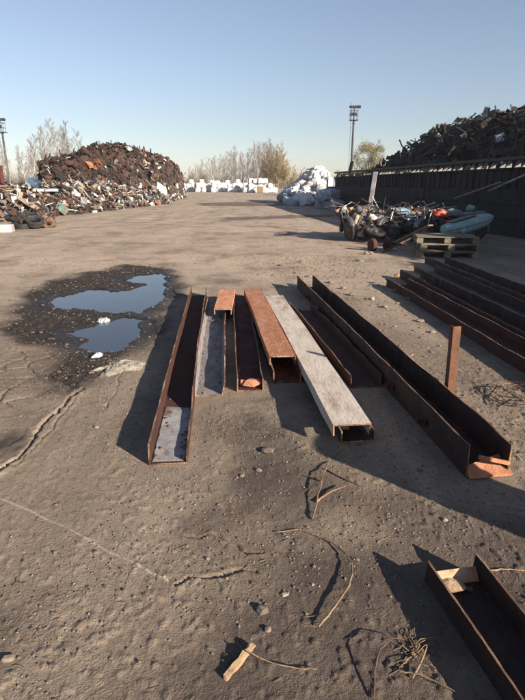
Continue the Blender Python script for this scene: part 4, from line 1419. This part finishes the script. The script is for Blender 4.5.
    b.tube([(.16, -.12, .55), (.28, -.15, .42), (.22, -.17, .25), (-.15, -.17, .24), (-.3, -.18, .25)], .02, 8)
    b.tube([(-.3, -.18, .25), (-.36, -.18, .26), (-.80, -.19, .33), (-.86, -.19, .34)], [.02, .042, .045, .03], 10)
    b.build('exhaust', M_CHROME, t)
    b = MB(); b.lathe((-.93, 0, .60), (-1, 0, 0), [(.05, 0), (.055, .02), (.04, .05)], 12); b.build('tail_light', M_RED, t)
    b = MB(); b.bbox((-.05, .19, .48), (.28, .04, .2), .015); b.build('side_cover', tank_mat, t)
    return t


BIKES = [(M_BLUE, 4.05, 15.1, 197, 7, 'motorcycle with a pale blue tank facing left before the wall'),
         (M_RED, 4.85, 14.2, 190, 8, 'motorcycle with a bright red tank right behind the pallets'),
         (M_TURQ, 5.25, 14.6, 193, -6, 'motorcycle with turquoise tank and long grey seat behind the sidecar'),
         (M_BLACK, 2.42, 15.2, 258, 9, 'dark motorcycle at the left end of the row, facing the camera'),
         (M_GREYPL, 2.85, 15.5, 236, -8, 'grey motorcycle leaning second from the left of the row'),
         (M_BLACK, 3.35, 15.6, 212, 10, 'dark motorcycle with chrome parts left of the pale blue one'),
         (M_RUST, 4.75, 15.6, 188, 12, 'stripped rusty motorcycle behind the red one')]
for mt, x_, y_, hd, lean, lab in BIKES:
    t = motorcycle(mt, False)
    hbq = [c for c in t.children if c.name.startswith('handlebar')][0]
    sa = R(rng.uniform(-28, 28)); ctr = Matrix.Translation((.45, 0, 0))
    for c in t.children:                                  # turn the whole front end about the steering head
        if c.name.split('.')[0] in ('handlebar', 'fork', 'front_wheel', 'front_fender', 'headlight', 'indicator'):
            c.matrix_basis = ctr @ Matrix.Rotation(sa, 4, 'Z') @ ctr.inverted() @ c.matrix_basis
    t.rotation_euler = (R(lean), 0, R(hd)); t.location = (x_, y_, gz(x_, y_))
    tag(t, lab, 'motorcycle', 'old motorcycles parked against the wall')

t = motorcycle(M_DK, False); t.rotation_euler = (R(74), 0, R(205)); t.location = (3.75, 14.35, .2)
tag(t, 'black motorcycle lying on its side in front of the row', 'motorcycle', 'old motorcycles parked against the wall')
# loose parts thrown on and between the machines
rg = random.Random(77)
for i in range(30):
    x_ = rg.uniform(2.5, 5.2); y_ = rg.uniform(14.6, 15.7); z_ = rg.uniform(.05, .75)
    b = MB()
    for k in range(3):
        a = Vector((rg.uniform(-.3, .3), rg.uniform(-.2, .2), rg.uniform(-.1, .2)))
        b.tube([a, a + Vector((rg.uniform(-.4, .4), rg.uniform(-.2, .2), rg.uniform(-.1, .3))), a + Vector((rg.uniform(-.6, .6), rg.uniform(-.2, .2), rg.uniform(-.1, .5)))], rg.uniform(.008, .02), 6)
    b.bbox((0, 0, 0), (rg.uniform(.1, .25), rg.uniform(.08, .2), rg.uniform(.08, .2)), .015, (rg.uniform(0, 3), rg.uniform(0, 3), 0))
    o = b.build('scrap_part', rg.choice((M_BLACK, M_RUST, M_DK, M_ALU, M_BLACKSTEEL)) if i > 7 else (M_TRASHW, M_TRASHG, M_TRASHT)[i % 3]); o.location = (x_, y_, max(z_, .2))
    tag(o, 'tangle of tubes and castings wedged among the motorcycles', 'scrap part', 'loose scrap among the motorcycles')
# sidecar on its side frame
t = empty('sidecar', (4.93, 12.75, .20), (0, R(-11), R(7)))
t.scale = (.78, .72, .66)
tag(t, 'turquoise boat shaped sidecar with pointed nose lying behind the pallets', 'sidecar')
b = MB(); rings = []
for x_, hw, z0, z1 in ((-.78, .20, .42, .70), (-.74, .26, .38, .74), (-.5, .29, .34, .80), (-.1, .30, .32, .84), (.25, .29, .34, .86), (.5, .25, .40, .86), (.68, .18, .50, .82), (.78, .10, .60, .76), (.81, .04, .65, .71)):
    zc = (z0 + z1) / 2; hh = (z1 - z0) / 2
    rings.append([(x_, hw * math.copysign(abs(math.cos(q)) ** .6, math.cos(q)), zc + hh * math.copysign(abs(math.sin(q)) ** .75, math.sin(q))) for q in [2 * math.pi * i / 20 for i in range(20)]])
b.loft(rings); body = smooth_angle(b.build('body', M_TURQ, t), 50)
b = MB(); b.lathe((-.30, -.32, .48), (0, -1, 0), [(.085, 0), (.095, .02), (.08, .05), (.03, .06)], 16); smooth_angle(b.build('side_lamp', M_TURQ, t))
b = MB()
b.loft([[(-.55, -.2, .80), (-.55, .2, .80), (-.55, .2, .83), (-.55, -.2, .83)], [(-.1, -.22, .845), (-.1, .22, .845), (-.1, .22, .875), (-.1, -.22, .875)], [(.2, -.2, .865), (.2, .2, .865), (.2, .2, .885), (.2, -.2, .885)]])
b.build('cockpit_cover', M_BLACK, t)
b = MB(); b.tube([(-.76, -.27, .56), (-.5, -.305, .57), (-.1, -.315, .585), (.25, -.30, .60), (.5, -.262, .63), (.68, -.19, .66), (.79, -.09, .68)], .012, 6)
b.build('side_trim', M_ALU, t)
b = MB(); b.tube([(.05, -.2, .86), (.0, -.19, 1.0), (.0, .19, 1.0), (.05, .2, .86)], .012, 6); b.build('screen_frame', M_CHROME, t)
b = MB()
for s in (-1, 1):
    b.tube([(-.9, s * .25, .20), (0, s * .27, .22), (.7, s * .2, .34)], .02, 7)
    b.tube([(-.4, s * .26, .21), (-.4, s * .26, .40)], .016, 6); b.tube([(.3, s * .24, .27), (.3, s * .24, .42)], .016, 6)
b.tube([(-.6, -.27, .21), (-.6, .27, .21)], .018, 6)
b.build('chassis', M_BLACKSTEEL, t)
wheel(t, 'wheel', -.25, .27)
t.children[-1].location = (-.25, .42, .25)

# pallets
def pallet(mat):
    t = empty('pallet')
    b = MB()
    for i in range(7):
        b.bbox((0, -.36 + i * .12, .135), (1.2, rng.uniform(.085, .1), .02), .003, (0, 0, rng.uniform(-.01, .01)))
    b.build('top_boards', mat, t)
    for x_ in (-.54, 0, .54):
        b = MB()
        for y_ in (-.34, 0, .34):
            b.bbox((x_, y_, .065), (.13, .11, .085), .004)
        b.bbox((x_, 0, .115), (.11, .8, .018), .003)
        b.bbox((x_, 0, .012), (.11, .8, .02), .003)
        b.build('bearer', mat, t)
    return t


pc = P(446, 235, .44)
for i, (dx, dy, rz, lab) in enumerate(((0, 0, -13, 'lowest wooden pallet of the stack by the motorcycles'), (.03, -.02, -10, 'middle wooden pallet of the stack by the motorcycles'), (-.02, .01, -14, 'topmost grey wooden pallet of the stack, boards in the sun'))):
    t = pallet(M_WOOD); t.location = (pc.x + dx, pc.y + dy, i * .147); t.rotation_euler = (0, 0, R(rz + 4))
    t.scale = (1.05, 1.15, 1)
    tag(t, lab, 'pallet', 'pallets stacked beside the motorcycles')
# plank leaning on the stack, axle, pipes
b = MB(); q0 = P(392, 244, .04); q1 = Vector((pc.x - .15, pc.y + .65, .60))
d = q1 - q0
b.bbox((0, 0, 0), (d.length, .14, .03), .004)
o = b.build('plank', M_WOOD); o.location = (q0 + q1) / 2; o.rotation_euler = d.to_track_quat('X', 'Z').to_euler(); tag(o, 'grey plank leaning up onto the pallet stack', 'plank')
p = P(372, 251)
t = empty('wheel_axle', (p.x, p.y, .0), (0, 0, R(22))); tag(t, 'rusty axle with a drum at each end on the ground', 'axle')
b = MB(); b.tube([(0, 0, .14), (.5, 0, .15), (.95, 0, .12)], [.03, .04, .03], 8); b.build('shaft', M_BLACKSTEEL, t)
for x_ in (0, .42):
    b = MB(); b.lathe((x_ - .05, 0, .14), (1, 0, 0), [(.06, -.02), (.14, 0), (.15, .02), (.15, .09), (.13, .11), (.05, .13)], 18); smooth_angle(b.build('brake_drum', M_RUST, t), 40)
b = MB(); q0 = P(383, 252, .02); q1 = P(432, 230, .35); b.tube([q0 - q0, (q1 - q0) * .5 + Vector((0, 0, .03)), q1 - q0], .025, 8)
o = b.build('rusty_rod', M_R3); o.location = q0; tag(o, 'rusty rod slanting up in front of the pallets', 'rod')
b = MB(); q0 = Vector((3.05, 15.9, 0.0)); q1 = Vector((3.45, 16.9, 1.85)); dd = q1 - q0
b.bbox((0, 0, 0), (.13, .035, dd.length), .004)
o = b.build('steel_flat', M_TRASHG); o.location = (q0 + q1) / 2; o.rotation_euler = dd.to_track_quat('Z', 'Y').to_euler(); tag(o, 'grey flat bar leaning behind the motorcycles', 'flat bar')
b = MB(); vs = crumple(8, 8, .75, .75, .08, 31, .1)
o = vs.build('metal_sheet', M_GREYPL); o.location = (2.95, 15.05, .42); o.rotation_euler = (R(68), R(12), R(-20)); tag(o, 'dull grey sheet propped among the left motorcycles', 'metal sheet')
for i, (x_, y_, z_, s_, mt, lab) in enumerate(((3.0, 15.0, .62, .22, M_TRASHW, 'crumpled white rag heaped on the motorcycles'), (3.2, 14.95, .75, .14, M_ALU, 'bare metal casting on the motorcycles'), (5.35, 14.0, .92, .17, M_TURQ, 'loose turquoise cowl on the rear motorcycle'))):
    b = MB()
    for k in range(3): b.rock((rng.uniform(-.5, .5) * s_, rng.uniform(-.3, .3) * s_, rng.uniform(-.2, .3) * s_), (s_ * .6, s_ * .5, s_ * .45), rng)
    o = b.build('loose_part', mt); o.location = (x_, y_, z_); tag(o, lab, 'loose part')
# pipes on brackets of the wall
for i, (y0, z0, y1, z1, lab) in enumerate(((17.2, 1.3, 15.0, 1.75, 'dark pipe slanting along the wall above the red motorcycle'), (19.5, 1.0, 16.2, 1.55, 'thin dark bar leaning along the wall behind the blue motorcycle'))):
    b = MB(); q0 = Vector((9.3 - .12 * y0 - .12, y0, z0)); q1 = Vector((9.3 - .12 * y1 - .35, y1, z1)); b.tube([(0, 0, 0), q1 - q0], .03, 8)
    o = b.build('leaning_pipe', M_TRASHG); o.location = q0; tag(o, lab, 'pipe')


# ================================================================ SACKS
def bag_mesh(seed, mat, slump=0.0):
    import bmesh
    bm = bmesh.new()
    bmesh.ops.create_cube(bm, size=1)
    bmesh.ops.subdivide_edges(bm, edges=bm.edges[:], cuts=8, use_grid_fill=True)
    g = random.Random(seed); ph = [g.uniform(0, 6) for _ in range(6)]
    for v in bm.verts:
        p_ = v.co.copy()
        n = p_.normalized() * .62
        q = p_.lerp(n, .42)
        k = .05 * math.sin(p_.x * 9 + ph[0]) * math.sin(p_.z * 8 + ph[1]) + .05 * math.sin(p_.y * 11 + ph[2] + p_.z * 5)
        k += .035 * abs(math.sin(p_.x * 17 + p_.y * 13 + ph[3])) * math.sin(p_.z * 6 + ph[4]) + .04 * (abs(math.sin(p_.z * 13 + p_.x * 8 - p_.y * 9 + ph[5])) - .5)
        q = q * (1 + k + g.uniform(-.02, .02))
        if q.z > .3: q.x *= 1 - .35 * (q.z - .3) / .2 * .6; q.y *= 1 - .35 * (q.z - .3) / .2 * .6
        q.z *= 1 - slump; q.z += .5 * (1 - slump)
        q.x *= 1 + slump * .4; q.y *= 1 + slump * .4
        v.co = q
    me = bpy.data.meshes.new('big_bag'); bm.to_mesh(me); bm.free()
    me.polygons.foreach_set('use_smooth', [True] * len(me.polygons))
    me.materials.append(mat)
    return me


BAGM = [bag_mesh(i, M_BAG, (0, .15, .3, .05, .25)[i]) for i in range(5)]
BAGB = [bag_mesh(i + 10, M_BAGSHADE, .25) for i in range(3)]


def bag(me, x, y, z, s, rz, lab, grp, tilt=0.0, sz=1.0):
    o = bpy.data.objects.new('big_bag', me); COL.objects.link(o)
    o.location = (x, y, z); o.scale = (s, s, s * sz); o.rotation_euler = (rng.uniform(-tilt, tilt), rng.uniform(-tilt, tilt), rz)
    return tag(o, lab, 'bulk bag', grp)


rng = random.Random(31)
GB = 'white sacks heaped by the end of the wall'


def bh(x_, y_):
    px_ = 262.5 + x_ / y_ * FPX
    top = np.interp(px_, [276, 284, 292, 300, 308, 315, 320, 328, 336, 346, 352], [196, 190, 184, 177, 171, 168, 171, 178, 182, 187, 196])
    return 1.5 + (184 - top) * y_ / 525


for i in range(120):
    y_ = 39.5 + (i / 120) * 9 + rng.uniform(-.4, .4)
    x_ = rng.uniform(1.7, 5.2)
    
    H = max(.3, bh(x_, y_ + 1.0)) * float(np.interp(y_, [39.5, 42, 44, 49], [.10, .5, .95, 1.0]))
    s_ = rng.uniform(.42, .70)
    z_ = max(0, H - s_ * .8)
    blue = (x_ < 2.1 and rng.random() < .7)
    bag(rng.choice(BAGB) if blue else rng.choice(BAGM), x_, y_, z_, s_, rng.uniform(0, 6), 'white sack coloured blue grey for shade in the heap at the end of the wall' if blue else 'white sack in the heap at the end of the wall', GB, .5)
    if z_ > .7:   # what carries it
        bag(rng.choice(BAGB), x_ + rng.uniform(-.2, .2), y_ + .3, max(0, z_ - .75), .95, rng.uniform(0, 6), 'white sack coloured blue grey for shade in the heap at the end of the wall', GB, .2)
for i in range(16):
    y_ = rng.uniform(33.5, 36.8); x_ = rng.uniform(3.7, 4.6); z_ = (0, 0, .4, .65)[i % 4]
    bag(rng.choice(BAGB), x_, y_, z_, rng.uniform(.6, .8), rng.uniform(0, 6), 'white sack coloured blue grey for shade, piled against the end of the wall', GB, .3)
for px_, py_ in ((297, 203), (304, 203.5), (309, 202.5), (301, 200)):
    p = P(px_, py_); bag(rng.choice(BAGM), p.x, p.y, 0, rng.uniform(.55, .75), rng.uniform(0, 6), 'white sack lying low in front of the heap at the end of the wall', GB, .3, .8)
b = MB(); q0 = Vector((6.2, 42.2, 0)); q1 = Vector((6.9, 42.8, 3.15)); d = q1 - q0; b.bbox((0, 0, 0), (.30, .12, d.length), .01)
o = b.build('leaning_beam', M_BLACKSTEEL); o.location = (q0 + q1) / 2; o.rotation_euler = d.to_track_quat('Z', 'Y').to_euler(); tag(o, 'dark beam sticking up from behind the sack heap', 'beam')
b = MB(); b.tube([(0, 0, 0), (.05, .1, 2.3)], .06, 8); o = b.build('pale_pole', M_TRASHG); o.location = (4.55, 38.8, 0); tag(o, 'grey upright pole in front of the sack heap', 'pole')
# far row of bulk bags
GF = 'bulk bags stacked across the far end of the yard'
rng = random.Random(41)
for px_ in np.arange(183, 243, 5.2):
    Y = 106 + rng.uniform(-2, 2)
    x_ = (px_ - 262.5) / FPX * Y * .957
    for l in range(2):
        if l == 1 and rng.random() < .22: continue
        bag(rng.choice(BAGM[:2] + BAGM[3:4]), x_ + rng.uniform(-.1, .1), Y, l * .82, .93, rng.uniform(-.2, .2), 'white bulk bag in the long row at the far end of the yard', GF, .09, rng.uniform(.9, 1.15))
    if rng.random() < .4: bag(rng.choice(BAGM), x_ + .5, Y + 1.2, 1.5, .85, rng.uniform(-.2, .2), 'white bulk bag in the long row at the far end of the yard', GF, .05)
for c in range(7):
    for l in range(3):
        if (c in (0, 5, 6)) and l == 2: continue
        if c == 6 and l == 1: continue
        Y = 101 + rng.uniform(-.5, .5)
        bag(rng.choice(BAGM[:2] + BAGM[3:4]), (246 + c * 4.8 - 262.5) / FPX * Y * .957, Y, l * .80, .92, rng.uniform(-.2, .2), 'white bulk bag in the taller block at the far end of the yard', GF, .05)
b = MB(); b.bbox((0, 0, .55), (1.1, 1.0, 1.05), .02)
for k in range(4): b.box((0, -.515, .18 + k * .25), (1.1, .03, .12))
o = b.build('wooden_crate', material('brown_board', (.30, .19, .10), (.22, .13, .07), None, 4, .85)); o.location = ((260 - 262.5) / FPX * 99, 99, 0); tag(o, 'brown crate before the taller block of bags at the far end', 'crate')


# ================================================================ TREES
def branchy(seed, H, spread, n_main, multi=1, up=.75, sub=6, twig=.010, r0=.11, lean=.0, start=.22, tl=.85):
    """trunk mesh and crown mesh of a bare tree"""
    g = random.Random(seed); tr = MB(); cr = MB()
    for m in range(multi):
        pts = []; rad = []; p_ = Vector((g.uniform(-.15, .15) * (multi > 1) * 3, g.uniform(-.15, .15) * (multi > 1) * 3, 0)); d = Vector((g.uniform(-1, 1) * lean, g.uniform(-1, 1) * lean, 1)).normalized()
        hh = H * (1 if m == 0 else g.uniform(.6, .95)); n = 12
        for i in range(n + 1):
            pts.append(p_.copy()); rad.append(r0 * (1 - .93 * i / n) * (1 if m == 0 else .7))
            d = (d + Vector((g.uniform(-.07, .07), g.uniform(-.07, .07), .04))).normalized(); p_ = p_ + d * hh / n
        tr.tube(pts, rad, 6)
        for k in range(n_main // multi):
            f = start + (1 - start) * (k + g.random()) / (n_main // multi); f = min(f, .985)
            i = min(int(f * n), n - 1); q = pts[i].lerp(pts[i + 1], f * n - i)
            a = g.uniform(0, 6.283); L = spread * (1.15 - .75 * f) * g.uniform(.6, 1.2)
            dd = Vector((math.cos(a), math.sin(a), up * g.uniform(.7, 1.5))).normalized()
            bp = [q]; x = q.copy()
            for s in range(4):
                dd = (dd + Vector((g.uniform(-.18, .18), g.uniform(-.18, .18), .10))).normalized(); x = x + dd * L / 4; bp.append(x.copy())
            cr.tube(bp, [rad[i] * .42, rad[i] * .3 + .004, .018, .013, .008], 4, False)
            for s in range(sub):
                t = g.uniform(.25, 1); j = min(int(t * 4), 3); y = bp[j].lerp(bp[j + 1], t * 4 - j)
                e = (dd + Vector((g.uniform(-.9, .9), g.uniform(-.9, .9), g.uniform(-.4, .7)))).normalized(); l = L * tl * g.uniform(.25, .6)
                z = y + e * l * .5; e2 = (e + Vector((g.uniform(-.3, .3), g.uniform(-.3, .3), g.uniform(-.3, .2)))).normalized()
                cr.tube([y, z, z + e2 * l * .5], [twig, twig * .8, twig * .5], 3, False)
                for r_ in range(2):
                    e3 = (e + Vector((g.uniform(-.8, .8), g.uniform(-.8, .8), g.uniform(-.5, .5)))).normalized()
                    cr.tube([z, z + e3 * l * .4], [twig * .7, twig * .4], 3, False)
    return tr, cr


def tree_proto(name, tr, cr, mt, mc):
    t = empty(name)
    tr.build('trunk', mt, t, smooth=True); cr.build('crown', mc, t)
    return t


def plant(proto, used, x, y, s, rz, label, cat, grp, sz=None):
    t = proto if not used else copy_tree(proto)
    t.location = (x, y, 0); t.scale = (s, s, sz or s); t.rotation_euler = (0, 0, rz)
    tag(t, label, cat, grp)
    return t


rng = random.Random(51)
birch = [tree_proto('birch_tree', *branchy(60 + i, 10, (2.3, 1.7, 2.7, 2.0)[i], (44, 52, 40, 48)[i], 1, (1.0, 1.4, .8, 1.1)[i], 16, .0075, .095, .06, .25, .95), M_BARK, M_BRANCH) for i in range(4)]
used = [False] * 4
GL = 'bare birches beyond the left heap'
for i, (px_, Y, top) in enumerate(((12, 58, 140), (22, 62, 150), (27, 56, 146), (36, 60, 132), (41, 64, 138), (47, 60, 126), (54, 66, 130), (60, 62, 118), (66, 66, 126), (72, 62, 121), (79, 66, 132), (4, 60, 150), (31, 70, 150), (84, 70, 140), (50, 72, 128), (69, 72, 128))):
    H = 1.5 + (184 - top) / 525 * Y
    k = i % 4
    plant(birch[k], used[k], (px_ - 262.5) / FPX * Y * .957, Y, H / 11.6, rng.uniform(0, 6), 'bare white trunked birch beyond the left scrap heap', 'birch', GL); used[k] = True
GC = 'bare trees behind the far bags'
for i, (px_, top) in enumerate(((189, 166), (196, 163), (202, 159), (206, 164), (211, 157), (216, 155), (221, 158), (226, 150), (230, 154), (235, 152), (240, 156), (244, 150), (249, 148), (254, 145), (258, 142), (262, 141), (266, 139), (270, 143), (274, 146), (278, 150), (256, 146), (264, 144), (232, 147), (247, 152), (193, 168), (199, 164), (209, 158), (213, 160), (219, 154), (224, 156), (228, 153), (237, 150), (242, 153), (252, 148), (260, 143), (268, 141), (272, 146), (276, 150), (282, 156), (286, 160))):
    Y = rng.uniform(112, 135)
    H = 1.5 + (184 - top) / 525 * Y
    k = i % 4
    plant(birch[k], True, (px_ - 262.5) / FPX * Y * .957, Y, H / 11.6, rng.uniform(0, 6), 'bare birch standing behind the white bags at the far end', 'birch', GC)
shrub = [tree_proto('bare_shrub', *branchy(80 + i, 5, 1.9, 66, 6, 1.2, 12, .013, .06, .35, .1), M_BARKD, M_TWIGY) for i in range(2)]
us = [False, False]
for i, (px_, Y, top) in enumerate(((278, 108, 152), (284, 104, 160), (273, 112, 150), (268, 115, 156), (292, 100, 168), (335, 120, 172), (300, 125, 170), (318, 130, 171), (345, 118, 174), (390, 100, 168), (195, 128, 172), (205, 128, 170), (33, 68, 176))):
    H = 1.5 + (184 - top) / 525 * Y
    plant(shrub[i % 2], us[i % 2], (px_ - 262.5) / FPX * Y, Y, H / 5, rng.uniform(0, 6), 'many stemmed bare shrub beyond the bags' if px_ > 100 else 'low bare shrub between the birches on the left', 'shrub', 'bare shrubs along the edge of the yard'); us[i % 2] = True
# budding willow behind the wall
tr, cr = branchy(91, 7.6, 2.6, 40, 2, .9, 6, .02, .24, .1, .25)
t = empty('willow_tree', (13.4, 70, 0)); t.scale = (.86, .86, .84)
tag(t, 'broad budding yellow green tree beside the light mast', 'tree')
tr.build('trunk', M_BARKD, t, smooth=True); cr.build('branches', M_BARKD, t)
b = MB(); g = random.Random(92)
cl = [(g.gauss(0, 1.35), g.gauss(0, 1.0), g.uniform(2.6, 7.5)) for _ in range(95)]
for (cx, cy, cz) in cl:
    q = math.hypot(cx, cy) / (2.15 * math.sqrt(max(.08, 1 - ((cz - 4.8) / 3.0) ** 2)))
    if q > 1: cx /= q; cy /= q
    for k in range(110):
        x, y, z = g.gauss(cx, .26), g.gauss(cy, .26), g.gauss(cz, .30) - .2 * g.random()
        s = g.uniform(.05, .11); a = g.uniform(0, 6.28); e = g.uniform(-1, 1)
        b.add([(x, y, z), (x + s * math.cos(a), y + s * math.sin(a), z + s * e), (x + s * .3 * math.cos(a + 1.5), y + s * .3 * math.sin(a + 1.5), z - s * 1.3)], [(0, 1, 2)])
b.build('crown', M_LEAF, t)
# far wood: low grey mass at the horizon
b = MB(); g = random.Random(93)
for i in range(2600):
    a = g.uniform(-.75, .75); Y = g.uniform(170, 240); x = math.tan(a) * Y
    h = (2.0 + 5.0 * float(vnoise(np.array([x * .05 + 40]), np.array([2.]), 4)[0])) * g.uniform(.5, 1.0)
    q = Vector((x, Y, 0)); 
    for k in range(3):
        b.tube([q, q + Vector((g.uniform(-.5, .5), 0, h * .6)), q + Vector((g.uniform(-1.2, 1.2), 0, h * g.uniform(.8, 1.1)))], [.12, .09, .03], 3, False)
o = b.build('far_wood', M_BRANCH); tag(o, 'low bare woodland along the horizon', 'woodland', kind='stuff')


# ================================================================ MASTS
def mast(x, y, H, label, heads=8):
    t = empty('floodlight_mast', (x, y, 0)); tag(t, label, 'light mast', 'floodlight masts')
    b = MB(); b.tube([(0, 0, 0), (0, 0, H * .5), (0, 0, H - 1.2)], [.14, .12, .095], 12)
    for k in range(5): b.lathe((0, 0, H * (.15 + k * .17)), (0, 0, 1), [(.15, 0), (.15, .06)], 12)
    b.build('pole', M_GALV, t)
    b = MB(); b.tube([(-.32, -.1, 0), (-.32, -.1, H + .5)], .018, 5)
    for k in range(int(H / .45)): b.tube([(-.32, -.1, k * .45), (-.12, 0, k * .45)], .012, 4)
    b.build('ladder', M_GALV, t)
    b = MB(); b.bbox((0, 0, H - 1.2), (1.2, 1.0, .07), .01)
    for a in range(8):
        q = a * math.pi / 4; b.tube([(.6 * math.cos(q), .5 * math.sin(q), H - 1.2), (.6 * math.cos(q), .5 * math.sin(q), H - .25)], .02, 5)
    for z_ in (H - .75, H - .25):
        b.tube([(.6 * math.cos(q), .5 * math.sin(q), z_) for q in [i * math.pi / 8 for i in range(17)]], .02, 5)
    b.tube([(-.7, 0, H + .05), (.75, 0, H + .05)], .03, 6); b.tube([(0, 0, H - 1.2), (0, 0, H + .1)], .05, 6)
    b.v = [(x_ * .72, y_ * .72, z_) for x_, y_, z_ in b.v]
    b.build('platform', M_GALV, t)
    for k in range(heads):
        a = (-.55, -.2, .15, .5, .72)[k % 5]; zz = H + .08 if k < 5 else H - .62
        b = MB(); b.lathe((0, 0, 0), (.25 * (k % 3 - 1), -1, -.45), [(.05, -.12), (.11, -.08), (.18, .05), (.19, .08)], 14)
        hd = b.build('floodlight', M_BLACK, t); hd.scale = (.85, .85, .85); hd.location = (a * .72, -.2 if k < 5 else -.4, zz)
        b = MB(); b.lathe((0, 0, 0), (.25 * (k % 3 - 1), -1, -.45), [(.175, .081), (.17, .09), (.05, .1)], 14); b.build('lens', M_LENS, hd)


mast(9.6, 60, 9.1, 'tall floodlight mast behind the wall beside the budding tree')
mast(-28.5, 62, 8.1, 'floodlight mast at the left edge beyond the heap')
b = MB(); b.tube([(0, 0, 0), (0, 0, 2.3)], .11, 10); b.lathe((0, 0, 2.3), (0, 0, 1), [(.14, 0), (.14, .04), (.05, .06)], 10)
o = b.build('rusty_post', M_RUSTRED); o.location = (-12.75, 27, 0); tag(o, 'dark red post at the left edge behind the heap', 'post')


# ================================================================ AIR
b = MB(); b.box((0, 110, 6), (520, 300, 15))
hm = bpy.data.materials.new('thin_air'); hm.use_nodes = True
hn = hm.node_tree; hn.nodes.clear()
pv = hn.nodes.new('ShaderNodeVolumePrincipled'); ho = hn.nodes.new('ShaderNodeOutputMaterial')
pv.inputs['Color'].default_value = (.86, .91, 1.0, 1); pv.inputs['Density'].default_value = .0004
hn.links.new(pv.outputs[0], ho.inputs['Volume'])
o = b.build('haze', hm); tag(o, 'thin pale haze lying over the yard', 'haze', kind='stuff')
